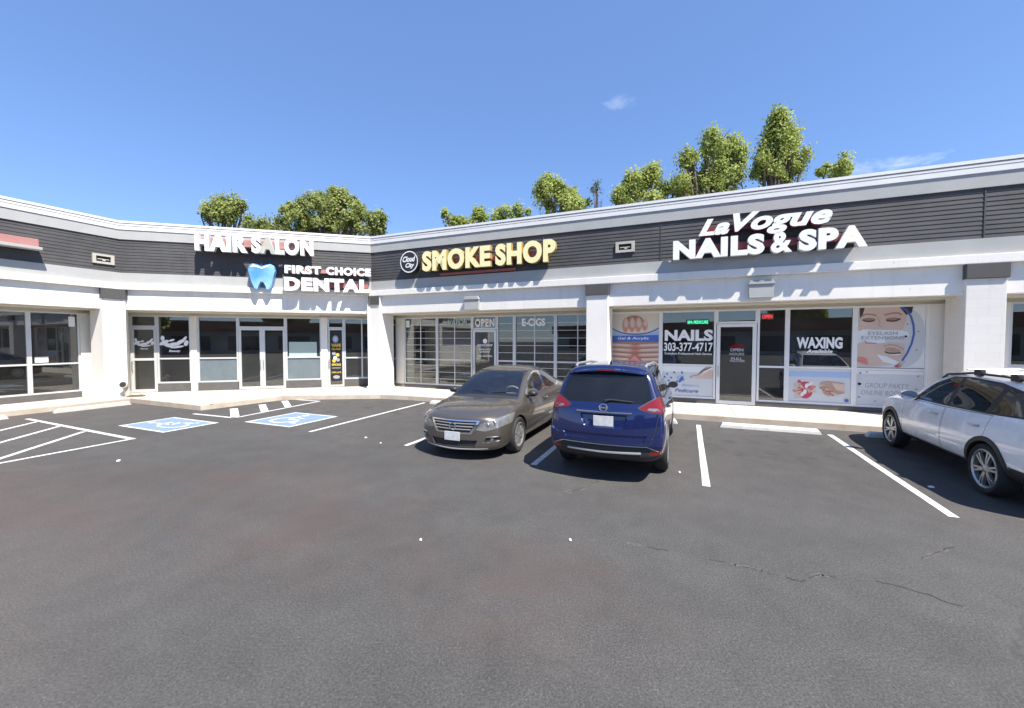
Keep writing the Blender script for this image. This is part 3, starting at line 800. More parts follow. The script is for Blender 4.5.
# middle wing -----------------------------------------------------
YM = 1.0
base(FRAME_MIDDLE, .54, 3.18, .47, YM); base(FRAME_MIDDLE, 4.86, 6.42, .47, YM); base(FRAME_MIDDLE, 7.05, 8.5, .47, YM)
wallpiece(FRAME_MIDDLE, -.42, -.29, .15, 3.02, YM-.07, YM+.1)
trm = window(FRAME_MIDDLE, -.28, .54, 2.58, 3.02, YM, rail=None)
dl = door(FRAME_MIDDLE, -.27, .53, 2.575, YM, mid=1.38, handle='left')
wl = window(FRAME_MIDDLE, .545, 1.62, .47, 3.02, YM, rail=1.40)
def swirl(parent, fr, cx, cz, s, y):
    """white flourish with a small word below"""
    mb = MB()
    def blob(px, pz, rx, rz, rot=0):
        mb.plate(fr, [(cx+s*(px+rx*cos(t)*cos(rot)-rz*sin(t)*sin(rot)), cz+s*(pz+rx*cos(t)*sin(rot)+rz*sin(t)*cos(rot))) for t in [2*pi*i/14 for i in range(14)]], y-.003*random.uniform(.5, 1.5), y)
    for q in [(-.75, .05, .38, .17, .5), (-.45, -.18, .40, .16, -.3), (0, -.08, .42, .15, .1), (.42, .10, .40, .15, .55), (.72, .35, .30, .11, .9), (-.85, .42, .14, .22, 0), (.2, -.32, .5, .10, .15), (.85, .0, .16, .26, -.3), (-.2, .25, .22, .09, .3)]: blob(*q)
    decal(mb, fr, 'Beauty', cx-.42*s, cx+.42*s, cz-.82*s, cz-.56*s, y-.002, bold=.03, shear=.25)
    mb.build('lettering', M['white_vinyl'], parent)
swirl(dl, FRAME_MIDDLE, .13, 1.98, .30, YM-.012); swirl(wl, FRAME_MIDDLE, 1.08, 1.98, .44, YM-.012)
wallpiece(FRAME_MIDDLE, 1.622, 1.83, .15, 3.02, YM-.10, YM+.1, 'cream_wall')
def film(parent, fr, x0, x1, z0, z1, y, m='frost', name='frosted_film'):
    mb = MB(); mb.box(fr, x0, x1, y-.004, y, z0, z1); mb.build(name, M[m], parent)
w2 = window(FRAME_MIDDLE, 1.832, 3.19, .47, 3.02, YM, rail=1.40, glass='dark_glass'); film(w2, FRAME_MIDDLE, 1.89, 3.13, .53, 1.37, YM-.008)
trm = window(FRAME_MIDDLE, 3.192, 4.86, 2.58, 3.02, YM, rail=None, glass='dark_glass')
door(FRAME_MIDDLE, 3.20, 4.024, 2.575, YM, handle='right', mid=None); door(FRAME_MIDDLE, 4.028, 4.852, 2.575, YM, handle='left')
w3 = window(FRAME_MIDDLE, 4.862, 6.18, .47, 3.02, YM, rail=1.40, glass='dark_glass'); film(w3, FRAME_MIDDLE, 4.92, 6.12, .53, 1.37, YM-.008)
film(w3, FRAME_MIDDLE, 4.97, 6.0, 1.43, 2.02, YM-.008, 'mint_vinyl', 'counter_notice')
wallpiece(FRAME_MIDDLE, 6.182, 6.42, .15, 3.02, YM-.10, YM+.1, 'white_stucco')
trm = window(FRAME_MIDDLE, 6.422, 7.05, 2.58, 3.02, YM, rail=None)
dp = door(FRAME_MIDDLE, 6.43, 7.04, 2.575, YM, handle='left', w=.07)
window(FRAME_MIDDLE, 7.052, 8.45, .47, 3.02, YM, rail=1.36, glass='dark_glass', xs=[7.75])

# left wing -------------------------------------------------------
base(FRAME_LEFT, -7.2, -.72, .36, YM)
lw1 = window(FRAME_LEFT, -1.90, -.73, .36, 3.02, YM, rail=1.32, w=.05)
lw2 = window(FRAME_LEFT, -4.4, -1.902, .36, 3.02, YM, rail=1.32, xs=[-2.9]); window(FRAME_LEFT, -7.1, -4.402, .36, 3.02, YM, rail=1.32, xs=[-5.7])
film(lw1, FRAME_LEFT, -1.78, -1.48, 1.38, 1.56, YM-.008, 'white_vinyl', 'notice'); film(lw1, FRAME_LEFT, -.98, -.83, 2.55, 2.88, YM-.008, 'white_vinyl', 'notice')
wallpiece(FRAME_LEFT, -.73, .38, .15, 3.02, YM-.10, YM+.1, 'cream_wall')
wallpiece(FRAME_LEFT, -17, -7.1, .15, 3.02, YM-.07, YM+.1, 'white_stucco')

# ---- things on the walls
def wall_vent(fr, x, z, y, label):
    t = thing('wall_vent', label, 'vent', fr(x, y, z), 0, 'louvred vents in the siding')
    mb = MB(); f_ = .07
    mb.box(fr, x-.28, x+.28, y-.03, y+.03, z+.16-f_, z+.16); mb.box(fr, x-.28, x+.28, y-.03, y+.03, z-.16, z-.16+f_)
    mb.box(fr, x-.28, x-.28+f_*1.3, y-.03, y+.03, z-.16+f_, z+.16-f_); mb.box(fr, x+.28-f_*1.3, x+.28, y-.03, y+.03, z-.16+f_, z+.16-f_)
    mb.build('frame', M['vent'], t)
    mb = MB(); mb.box(fr, x-.2, x+.2, y+.012, y+.02, z-.1, z+.1); mb.build('opening', M['dark_hole'], t)
    mb = MB(); mb.box(fr, x-.15, x+.15, y-.005, y+.008, z-.02, z+.005); mb.box(fr, x-.02, x+.06, y-.005, y+.008, z-.06, z-.022); mb.build('louvre', M['vent'], t)
wall_vent(FRAME_RIGHT, -1.72, 4.93, FACE-.006, 'beige wall vent in the charcoal siding between the yellow and the white letter signs')
wall_vent(FRAME_LEFT, -.44, 4.81, -.006, 'beige wall vent in the charcoal siding above the left pillar')
def wall_box(fr, x, z, y, label):
    t = thing('wall_box', label, 'wall light', fr(x, y, z), 0, 'grey box lights on the white beam')
    mb = MB(); mb.plate(fr, [(x-.28, z-.26), (x+.28, z-.26), (x+.30, z+.1), (x-.30, z+.1)], y-.10, y)
    mb.build('housing', M['grey_band'], t, bevel=.01)
    mb = MB(); mb.plate(fr, [(x-.32, z+.102), (x+.32, z+.102), (x+.26, z+.22), (x-.26, z+.22)], y-.13, y); mb.build('cover', M['grey_band'], t, bevel=.01)
wall_box(FRAME_RIGHT, 1.87, 3.50, FACE+.019, 'grey box light on the white beam under the red-backed nail salon sign')
wall_box(FRAME_RIGHT, -7.0, 3.43, FACE+.019, 'grey box standing in for shade on the white beam under the yellow letter sign')  # grey box put where the yellow letters only cast a patch of shadow

# downspout elbow at the foot of the left pillar
t = thing('downspout', 'beige downspout elbow with dark open mouth at the foot of the left pillar', 'downspout', FRAME_LEFT(-.02, -.28, .15))
mb = MB(); p = FRAME_LEFT(-.02, -.25, 0)
mb.tube([p+Vector((.06, -.02, .15)), p+Vector((.02, -.04, .36)), p+Vector((-.01, -.08, .50)), p+Vector((.05, -.20, .58))], [.085, .085, .09, .10], 14, cap=False)
mb.tube([p+Vector((.04, -.18, .573)), p+Vector((.055, -.21, .585))], [.115, .115], 14)
mb.build('pipe', M['vent'], t, smooth=40)
mb = MB(); mb.lathe([(0, 0), (.09, 0)], (0, 0, 0), 'z', 14)
q = Vector((.06, -.03, .02)).normalized(); rot = Vector((0, 0, 1)).rotation_difference(Vector((.4, -.85, .35)).normalized())
mb.v = [rot @ v + p+Vector((.062, -.224, .591)) for v in mb.v]; mb.build('mouth', M['dark_hole'], t, recalc=False)
t = MB(); a = FRAME_LEFT(.05, -.62, 0)
t.box(Frame((a.x, a.y), .5), -.22, .22, -.12, .12, .153, .19); t.box(Frame((a.x, a.y), .5), -.16, .16, -.08, .08, .191, .215)
tag(t.build('drain_cover', M['bark'], bevel=.01), 'rusty brown drain cover on the pavement in front of the left pillar', 'drain cover')

# ------------------------------------------------------------------ signs
def raceway(root, fr, x0, x1, z0, z1, y0, y1, m):
    mb = MB(); mb.box(fr, x0, x1, y0, y1, z0, z1); mb.build('raceway', M[m], root)
YF = FACE-.03
# yellow letters
s1 = thing('shop_sign', 'cream-yellow channel letters reading SMOKE SHOP on a red raceway', 'sign', FRAME_RIGHT(-6.4, YF, 4.6))
raceway(s1, FRAME_RIGHT, -9.05, -4.1, 4.83, 5.02, YF-.14, YF+.01, 'raceway_red')
for body, a, c in (('SMOKE', -8.90, -6.12), ('SHOP', -5.94, -3.82)):
    channel_letters(s1, FRAME_RIGHT, body, a, c, 4.60, 5.33, YF-.30, .16, M['sign_cream'], M['gold_return'], bold=.055, space=1.10)
raceway(s1, FRAME_RIGHT, -8.3, -5.3, 4.46, 4.54, YF-.05, YF+.012, 'raceway_red')
s2 = thing('logo_sign', 'round black disc sign with white ring and script left of the yellow letters', 'sign', FRAME_RIGHT(-9.53, YF, 4.64))
mb = MB(); cx, cz = -9.54, 5.02
mb.plate(FRAME_RIGHT, [(cx+.41*cos(a), cz+.41*sin(a)) for a in [2*pi*i/40 for i in range(40)]], YF-.22, YF-.02); mb.build('disc', M['black_plastic'], s2)
mb = MB()
for i in range(40):
    a, c = 2*pi*i/40, 2*pi*(i+1)/40
    mb.add([FRAME_RIGHT(cx+r*cos(t), YF-.226, cz+r*sin(t)) for t in (a, c) for r in (.365, .40)], [(0, 1, 3, 2)])
mb.build('ring', M['sign_white'], s2)
mb = MB(); decal(mb, FRAME_RIGHT, 'Cloud', cx-.29, cx+.29, cz+.0, cz+.21, YF-.226, bold=.03, shear=.35); decal(mb, FRAME_RIGHT, 'City', cx-.16, cx+.24, cz-.26, cz-.04, YF-.226, bold=.03, shear=.35)
mb.build('script', M['sign_white'], s2)
# nail salon letters
s3 = thing('shop_sign', 'white channel letters reading La Vogue NAILS & SPA on maroon raceways', 'sign', FRAME_RIGHT(1.85, YF, 4.39))
raceway(s3, FRAME_RIGHT, -.2, 3.95, 4.58, 4.76, YF-.14, YF+.01, 'raceway_maroon')
raceway(s3, FRAME_RIGHT, .5, 3.25, 5.10, 5.25, YF-.14, YF+.01, 'raceway_maroon')
channel_letters(s3, FRAME_RIGHT, 'La', .30, 1.07, 4.97, 5.42, YF-.30, .16, M['sign_white'], M['maroon_return'], bold=.045, shear=.38, space=1.0)
channel_letters(s3, FRAME_RIGHT, 'Vogue', 1.14, 3.33, 4.87, 5.50, YF-.30, .16, M['sign_white'], M['maroon_return'], bold=.042, shear=.35, space=1.04)
for body, a, c, b_ in (('NAILS', -.35, 1.89, .06), ('&', 2.03, 2.50, .038), ('SPA', 2.64, 4.04, .06)):
    channel_letters(s3, FRAME_RIGHT, body, a, c, 4.37, 4.91, YF-.30, .16, M['sign_white'], M['white_return'], bold=b_, space=1.12)
# middle wing letters
YQ = -.03
s4 = thing('shop_sign', 'white channel letters reading HAIR SALON with a greyed letter A', 'sign', FRAME_MIDDLE(4.2, YQ, 5.25))
raceway(s4, FRAME_MIDDLE, 2.4, 6.0, 5.48, 5.72, YQ-.28, YQ+.01, 'raceway_pink')
channel_letters(s4, FRAME_MIDDLE, 'HAIR', 2.40, 4.00, 5.24, 5.87, YQ-.44, .16, M['sign_white'], M['white_return'], bold=.06, space=1.14)
channel_letters(s4, FRAME_MIDDLE, 'SALON', 4.15, 6.19, 5.24, 5.87, YQ-.44, .16, M['sign_white'], M['white_return'], bold=.06, space=1.14, special={1: M['grimy_face']})
s5 = thing('shop_sign', 'white channel letters reading FIRST CHOICE DENTAL near the inner corner', 'sign', FRAME_MIDDLE(6.7, YQ, 3.93))
raceway(s5, FRAME_MIDDLE, 5.3, 8.1, 4.66, 4.80, YQ-.14, YQ+.01, 'raceway_pink')
raceway(s5, FRAME_MIDDLE, 5.3, 8.1, 4.12, 4.28, YQ-.24, YQ-.10, 'raceway_red')
for body, a, c in (('FIRST', 5.18, 6.42), ('CHOICE', 6.60, 8.21)):
    channel_letters(s5, FRAME_MIDDLE, body, a, c, 4.59, 4.89, YQ-.30, .16, M['sign_white'], M['white_return'], bold=.055, space=1.14)
channel_letters(s5, FRAME_MIDDLE, 'DENTAL', 5.17, 8.17, 3.94, 4.44, YQ-.38, .24, M['sign_white'], M['white_return'], bold=.065, space=1.16)
s6 = thing('tooth_sign', 'blue tooth-shaped sign left of the white dental letters', 'sign', FRAME_MIDDLE(4.4, YQ, 3.95))
cx, cz = 4.41, 4.43
tp = [(-.43, .22), (-.40, .40), (-.28, .47), (-.12, .44), (.0, .38), (.14, .43), (.30, .47), (.42, .40), (.44, .20), (.39, -.02), (.33, -.28), (.24, -.46), (.16, -.48), (.12, -.34), (.05, -.20), (-.04, -.20), (-.10, -.34), (-.15, -.48), (-.24, -.44), (-.32, -.24), (-.39, 0)]
mb = MB(); mb.plate(FRAME_MIDDLE, [(cx+x, cz+z) for x, z in tp], YQ-.30, YQ-.02); mb.build('face', M['tooth_blue'], s6, bevel=.02)
mb = MB(); mb.plate(FRAME_MIDDLE, [(cx-.36, cz+.33), (cx-.28, cz+.43), (cx-.14, cz+.40), (cx+.0, cz+.33), (cx+.16, cz+.40), (cx+.3, cz+.42), (cx+.2, cz+.36), (cx+.02, cz+.28), (cx-.15, cz+.34)], YQ-.304, YQ-.301); mb.build('highlight', M['sign_white'], s6)
# sign cabinet at the left edge
s7 = thing('sign_cabinet', 'weathered pink sign cabinet with pale lower lip at the left end of the siding', 'sign', FRAME_LEFT(-3.4, -.3, 4.75))
mb = MB(); mb.box(FRAME_LEFT, -5.2, -2.0, -.28, -.02, 4.86, 5.09); mb.build('cabinet', M['raceway_pink'], s7, bevel=.01)
mb = MB(); mb.box(FRAME_LEFT, -5.25, -1.95, -.36, -.02, 4.77, 4.855); mb.build('lip', M['grey_band'], s7, bevel=.01)

# ------------------------------------------------------------------ posters on the nail salon windows
SK = [mat('print_skin_light', (.64, .48, .40), .5, var=.12, vscale=2.5), mat('print_skin_mid', (.50, .32, .24), .5, var=.2, vscale=3), mat('print_skin_dark', (.34, .17, .12), .5)]
PR = dict(white=mat('print_white', (.72, .74, .75), .5), pale=mat('print_pale_grey', (.56, .58, .60), .5), blue=mat('print_blue', (.06, .13, .42), .5), sky=mat('print_light_blue', (.36, .48, .70), .5),
          cream=mat('print_cream', (.62, .56, .47), .5), red=mat('print_red', (.50, .06, .10), .5), lips=mat('print_lips', (.62, .22, .18), .5), dark=mat('print_dark', (.045, .03, .028), .5), black=mat('print_black', (.012, .012, .012), .5),
          gold=mat('print_gold', (.62, .42, .05), .5), grey=mat('print_grey', (.30, .30, .33), .5))
PM = [PR['white'], PR['pale'], PR['blue'], PR['sky'], PR['cream'], PR['red'], PR['lips'], PR['dark'], SK[0], SK[1], SK[2], PR['black'], PR['gold'], PR['grey']]
WHITE, PALE, BLUE, SKY, CREAM, RED, LIPS, DARK, S0, S1, S2_, BLACK, GOLD, GREY = range(14)
class Print:
    """a printed panel: coloured shapes in unit coordinates, one mesh"""
    def __init__(s, fr, x0, x1, z0, z1, y, bg):
        s.fr, s.x0, s.x1, s.z0, s.z1, s.y = fr, x0, x1, z0, z1, y; s.mb = MB(); s.l = 0
        s.mb.box(fr, x0, x1, y-.004, y, z0, z1, bg)
    def P(s, a, b_): return s.fr(s.x0+a*(s.x1-s.x0), s.y-.0045-.0006*s.l, s.z0+b_*(s.z1-s.z0))
    def poly(s, pts, mi):
        s.l += 1; pts = [(min(1, max(0, a)), min(1, max(0, b_))) for a, b_ in pts]; s.mb.add([s.P(*p) for p in pts], [tuple(range(len(pts)))], mi)
    def ell(s, cx, cy, rx, ry, mi, rot=0.0, n=22, t0=0, t1=2*pi):
        asp = (s.x1-s.x0)/(s.z1-s.z0); pts = []
        for i in range(n):
            t = t0+(t1-t0)*i/(n if t1-t0 > 6.2 else n-1); x = rx*cos(t); y = ry*sin(t)
            pts.append((cx+x*cos(rot)-y*sin(rot)/asp, cy+x*sin(rot)*asp+y*cos(rot)))
        s.poly(pts, mi)
    def arc(s, pts, w, mi):
        """ribbon along points"""
        asp = (s.x1-s.x0)/(s.z1-s.z0); l = []; r = []
        for i, p in enumerate(pts):
            a = pts[max(0, i-1)]; c = pts[min(len(pts)-1, i+1)]
            dx, dy = (c[0]-a[0])*asp, c[1]-a[1]; d_ = hypot(dx, dy) or 1; k = w*(1 if not isinstance(w, list) else 1)/2
            l.append((p[0]-dy/d_*k/asp, p[1]+dx/d_*k)); r.append((p[0]+dy/d_*k/asp, p[1]-dx/d_*k))
        s.l += 1; n = len(pts); cl = lambda q: (min(1, max(0, q[0])), min(1, max(0, q[1])))
        s.mb.add([s.P(*cl(q)) for q in l+r], [(i, n+i, n+i+1, i+1) for i in range(n-1)], mi)
    def text(s, body, a0, a1, b0, b1, mi, bold=.02, shear=0):
        s.l += 1; vs, fs = text_geo(body, bold, 0, shear, 1, 3)
        s.mb.add([s.P(a, b_) for a, b_, d_ in fit(vs, a0, a1, b0, b1)], fs, mi)
    def done(s, name, label, cat='poster'): return tag(s.mb.build(name, PM, recalc=False), label, cat)
YP = YR-.012
# acrylic nails poster
p = Print(FRAME_RIGHT, -2.24, -.78, 1.36, 2.965, YP, CREAM)
p.poly([(0, .42), (1, .42), (1, .66), (.86, .60), (.7, .565), (.5, .555), (.3, .565), (.14, .60), (0, .66)], SKY)
p.arc([(0, .70), (.07, .66), (.2, .61), (.35, .585), (.5, .578), (.65, .585), (.8, .61), (.93, .66), (1, .70)], .028, BLUE)
p.ell(.47, .86, .20, .10, S2_)
for i, (x, w_) in enumerate([(.29, .070), (.43, .078), (.57, .078), (.71, .060)]):
    p.ell(x, .78-(.015 if i in (0, 3) else 0), w_, .15-(.03 if i == 3 else 0), S1); p.ell(x+.012, .80, w_*.62, .10, S0); p.ell(x, .675+(.03 if i == 3 else 0), w_*.6, .05, LIPS)
p.poly([(0, .425), (1, .425), (1, .56), (0, .545)], BLUE)
p.text('Gel & Acrylic', .12, .80, .455, .525, WHITE, .015, .2)
p.poly([(0, 0), (1, 0), (1, .42), (0, .42)], S2_)
for k in range(4):
    y = .355-k*.095
    p.poly([(0, y+.045), (.40, y+.02), (.52, y-.01), (.40, y-.045), (0, y-.035)], S1); p.poly([(0, y+.03), (.36, y+.012), (.44, y-.005), (.3, y-.018), (0, y-.01)], S0)
    p.poly([(1, y+.045), (.60, y+.02), (.49, y-.012), (.60, y-.045), (1, y-.035)], S1); p.poly([(1, y+.03), (.66, y+.012), (.56, y-.006), (.7, y-.018), (1, y-.01)], S0)
    p.ell(.45, y-.012, .05, .018, LIPS); p.ell(.56, y-.014, .05, .018, LIPS)
p.poly([(.3, 0), (.7, 0), (.56, .16), (.5, .19), (.45, .16)], S2_); p.poly([(.36, 0), (.64, 0), (.54, .12), (.5, .15), (.46, .12)], LIPS)
p.done('window_poster', 'tall poster of manicured hands with a blue middle band behind the blue SUV')
# pedicure panel
p = Print(FRAME_RIGHT, -.66, .80, .345, 1.285, YP, PALE)
p.poly([(0, .8), (1, .8), (1, 1), (0, 1)], WHITE)
p.poly([(1, .99), (.86, .99), (.80, .80), (.68, .66), (.56, .60), (.55, .68), (.70, .74), (.8, .9)], S1); p.poly([(1, .62), (.86, .60), (.66, .60), (.58, .66), (.8, .72), (.92, .88), (1, .9)], S0)
for a, b_ in [(.10, .72), (.18, .60), (.24, .78), (.32, .62), (.40, .78), (.13, .5), (.3, .48), (.42, .55), (.05, .62)]:
    p.ell(a, b_, .022, .03, BLUE, random.random()*3); p.ell(a+.02, b_-.04, .018, .02, SKY, random.random()*3)
p.ell(.36, .58, .05, .10, SKY, .4); p.ell(.38, .55, .03, .12, BLUE, -.5)
p.text('Manicure &', .40, .74, .32, .40, SKY, .015, .25); p.text('Pedicure', .26, .72, .12, .24, BLUE, .01, .3)
p.done('window_poster', 'pale panel with a foot and blue petals under the window reading NAILS')
# waxing panel
p = Print(FRAME_RIGHT, 2.75, 4.18, .345, 1.285, YP, PALE)
p.poly([(0, .76), (1, .76), (1, .93), (0, .93)], SKY)
p.ell(.28, .36, .13, .26, RED)
for i in range(16):
    a = i*2.4; r = .2*((i % 5)/5+.3)
    p.ell(.28+r*cos(a)*.75, .38+r*sin(a)*1.2, .05, .045, [LIPS, S0, RED, WHITE][i % 4], a)
for i in range(6): p.ell(.15, .12+.085*i, .06, .022, S0, .2)
p.poly([(.52, .60), (.62, .64), (.90, .60), (.90, .30), (.80, .26), (.66, .20), (.58, .26)], S1)
p.poly([(.70, .60), (.90, .58), (.90, .36), (.78, .40)], S0)
for i in range(5): p.ell(.57+.045*i, .50-.055*i, .07, .028, [S0, S2_][i % 2], -.5); p.ell(.53+.05*i, .44-.05*i, .02, .02, RED)
p.ell(.94, .10, .035, .05, BLUE)
p.done('window_poster', 'pale panel with two manicure pictures and a blue stripe under the window reading WAXING')
# eyelash poster
p = Print(FRAME_RIGHT, 4.30, 5.69, 1.36, 2.965, YP, WHITE)
p.ell(.72, .5, .30, .48, PALE)
p.ell(.36, .90, .36, .36, S0); p.poly([(0, .62), (.68, .62), (.74, .8), (.72, 1), (.05, 1), (0, .9)], S0)
p.poly([(.02, 1), (.10, 1), (.07, .88), (.03, .82)], DARK); p.poly([(.62, 1), (.82, 1), (.80, .9), (.72, .87)], DARK)
p.poly([(0, .62), (.75, .60), (.78, .52), (0, .50)], WHITE); p.poly([(.06, .64), (.70, .62), (.66, .56), (.1, .56)], WHITE)
p.arc([(.05, .86), (.12, .895), (.22, .885), (.28, .865)], .022, S2_); p.arc([(.40, .87), (.5, .90), (.60, .905), (.66, .87)], .022, S2_)
p.ell(.17, .80, .10, .030, S2_); p.ell(.53, .80, .11, .030, S2_)
p.arc([(.07, .80), (.12, .775), (.18, .77), (.25, .785)], .022, DARK); p.arc([(.43, .785), (.5, .77), (.57, .775), (.64, .81)], .022, DARK)
p.arc([(.30, .84), (.33, .76), (.32, .70), (.36, .68)], .012, S1)
p.arc([(.64, 1), (.72, .95), (.79, .84), (.83, .70), (.84, .56), (.81, .40), (.75, .24), (.68, .12)], .028, BLUE)
p.poly([(0, .40), (.12, .44), (.30, .40), (.5, .42), (.70, .40), (.72, .22), (.60, .06), (.3, .02), (0, .02)], S0)
p.arc([(.12, .405), (.22, .41), (.30, .40)], .014, S2_)
p.arc([(.40, .36), (.5, .385), (.6, .37), (.70, .31)], .022, S1)
p.ell(.55, .27, .12, .055, WHITE, -.25); p.ell(.54, .29, .12, .045, S1, -.2); p.arc([(.42, .27), (.48, .245), (.56, .24), (.66, .25)], .022, DARK)
p.poly([(.30, .22), (.42, .20), (.64, .10), (.62, .04), (.40, .10)], WHITE)
p.ell(.08, .13, .09, .045, LIPS, -.25); p.ell(.09, .09, .10, .03, LIPS, -.4); p.arc([(0, .115), (.08, .11), (.17, .08)], .008, S2_)
p.ell(.64, .05, .06, .035, S1, .8); p.ell(.69, .09, .05, .022, S0, .9); p.ell(.6, .035, .03, .02, RED)
p.text('EYELASH', .16, .60, .545, .60, GREY, .0); p.text('EXTENSIONS', .06, .70, .470, .525, GREY, .0)
for a, b_ in [(.74, .72), (.9, .6), (.72, .52), (.88, .3), (.12, .44)]: p.ell(a, b_, .012, .010, BLUE)
p.ell(.72, .52, .02, .016, BLACK)
p.done('window_poster', 'tall eyelash poster of closed eyes and lips with a blue arc at the right end')
# party panel
p = Print(FRAME_RIGHT, 4.30, 5.69, .345, 1.285, YP, PALE)
p.poly([(0, .9), (1, .9), (1, 1), (0, 1)], WHITE)
p.text('GROUP PARTY', .14, .80, .50, .64, GREY, .0, .2); p.text('ONLINE BOOKING', .08, .88, .29, .43, GREY, .0, .2)
for a, b_ in [(.06, .92), (.16, .95), (.05, .6), (.05, .22), (.92, .86), (.9, .5), (.3, .12), (.6, .14), (.95, .2)]: p.ell(a, b_, .018, .022, [BLUE, GREY][int(a*10) % 2])
p.ell(.05, .6, .03, .04, BLACK)
p.done('window_poster', 'pale panel reading GROUP PARTY under the eyelash poster')
# yellow and black strip on the narrow door of the middle wing
p = Print(FRAME_MIDDLE, 6.515, 6.955, .42, 2.46, YM-.012, BLACK)
p.ell(.45, .84, .26, .075, GREY); p.ell(.45, .84, .18, .05, SKY)
p.text('VAPE', .08, .92, .68, .75, GOLD, .05); p.text('GLASS', .10, .90, .62, .66, GOLD, .04)
for i, (a, b_, c) in enumerate([(.3, .55, GREY), (.62, .52, GOLD), (.4, .46, WHITE), (.65, .42, GREY), (.3, .40, GOLD)]): p.ell(a, b_, .16, .035, c, i)
p.text('SMOKE', .1, .9, .30, .345, GOLD, .04); p.text('HOOKAH', .12, .88, .24, .27, GREY, .03); p.ell(.5, .07, .3, .035, GREY); p.text('OPEN LATE', .08, .92, .15, .18, GOLD, .03)
p.done('window_poster', 'narrow black and yellow poster on the glass door beside the inner corner pillar')

# lit window signs
M['led_red'] = emit_mat('red_led', (.8, .06, .06), .6); M['led_green'] = emit_mat('green_led', (.05, .75, .35), .9)
def led(name, body, x0, x1, z0, z1, m, label):
    t = thing(name, label, 'lit sign', FRAME_RIGHT(x0, YR+.06, z0))
    mb = MB(); mb.box(FRAME_RIGHT, x0-.03, x1+.03, YR-.030, YR-.012, z0-.03, z1+.03); mb.build('panel', M['black_plastic'], t)
    mb = MB(); decal(mb, FRAME_RIGHT, body, x0, x1, z0, z1, YR-.0305, bold=.03); mb.build('letters', M[m], t)
led('open_sign', 'OPEN', 2.06, 2.32, 2.72, 2.84, 'led_red', 'small red lit OPEN sign in the narrow pane right of the nail salon door')
led('led_sign', 'SPA PEDICURE', .06, .64, 2.60, 2.70, 'led_green', 'green lit PEDICURE strip above the word NAILS in the window')

# ------------------------------------------------------------------ a few things inside the shops
def rack(fr, x, y, w, h, label):
    t = thing('display_rack', label, 'rack', fr(x, y, .155), 0, 'shelf racks behind the shop windows')
    mb = MB(); mb.box(fr, x-w/2, x-w/2+.04, y, y+.4, .156, h); mb.box(fr, x+w/2-.04, x+w/2, y, y+.4, .156, h); mb.build('side_panel', M['white_frame'], t)
    for k in range(4):
        mb = MB(); mb.box(fr, x-w/2+.041, x+w/2-.041, y, y+.4, .3+k*(h-.4)/3.4, .33+k*(h-.4)/3.4); mb.build('shelf', M['white_frame'], t)
rack(FRAME_RIGHT, -9.6, FACE+2.4, 1.4, 1.9, 'pale shelf rack behind the leftmost barred windows of the smoke shop')
rack(FRAME_RIGHT, -4.4, FACE+2.8, 1.6, 1.6, 'pale shelf rack behind the barred windows under the E-CIGS lettering')
def counter(fr, x0, x1, y, label):
    t = thing('counter', label, 'counter', fr((x0+x1)/2, y, .155))
    mb = MB(); mb.box(fr, x0, x1, y, y+.6, .156, 1.05); mb.build('front_panel', M['grey_vinyl'], t)
    mb = MB(); mb.box(fr, x0-.04, x1+.04, y-.04, y+.64, 1.051, 1.10); mb.build('counter_top', M['white_frame'], t)
counter(FRAME_MIDDLE, 3.4, 5.6, 4.0, 'reception counter inside behind the glass double doors')
# waiting chair by the corner window
t = thing('armchair', 'small green and white armchair behind the glass beside the corner pillar', 'armchair', FRAME_MIDDLE(8.0, 1.9, .155))
M['green_cushion'] = mat('green_cushion', (.22, .30, .08), .9); M['white_leather'] = mat('white_leather', (.60, .60, .56), .6)
mb = MB(); mb.box(FRAME_MIDDLE, 7.55, 8.2, 1.5, 2.1, .25, .62); mb.build('seat', M['white_leather'], t, bevel=.04)
mb = MB(); mb.box(FRAME_MIDDLE, 7.70, 8.15, 1.95, 2.1, .63, 1.25); mb.build('cushion', M['green_cushion'], t, bevel=.05)
for dx in (7.6, 8.15):
    mb = MB(); mb.box(FRAME_MIDDLE, dx-.03, dx+.03, 1.55, 1.61, .156, .249); mb.build('leg', M['steel'], t)
# ------------------------------------------------------------------ cars
# car space: x from the front bumper (0) rearwards, y to the right (left side is y < 0), z up
def inpoly(p, poly):
    x, y = p; r = False; n = len(poly); j = n-1
    for i in range(n):
        xi, yi = poly[i]; xj, yj = poly[j]
        if (yi > y) != (yj > y) and x < (xj-xi)*(y-yi)/(yj-yi)+xi: r = not r
        j = i
    return r
def area(p): return sum(p[i][0]*p[(i+1) % len(p)][1]-p[(i+1) % len(p)][0]*p[i][1] for i in range(len(p)))/2
def shrink(poly, d):
    p = [Vector(q) for q in (poly if area(poly) > 0 else list(reversed(poly)))]; out = []; n = len(p)
    for i in range(n):
        a = (p[i]-p[i-1]).normalized(); c = (p[(i+1) % n]-p[i]).normalized()
        na = Vector((-a.y, a.x)); nc = Vector((-c.y, c.x)); m = (na+nc)
        if m.length < 1e-4: m = na
        m.normalize(); out.append(tuple(p[i]+m*(d/max(.35, m.dot(na)))))
    return out
def mirror(poly): return [(-a, b_) for a, b_ in poly]

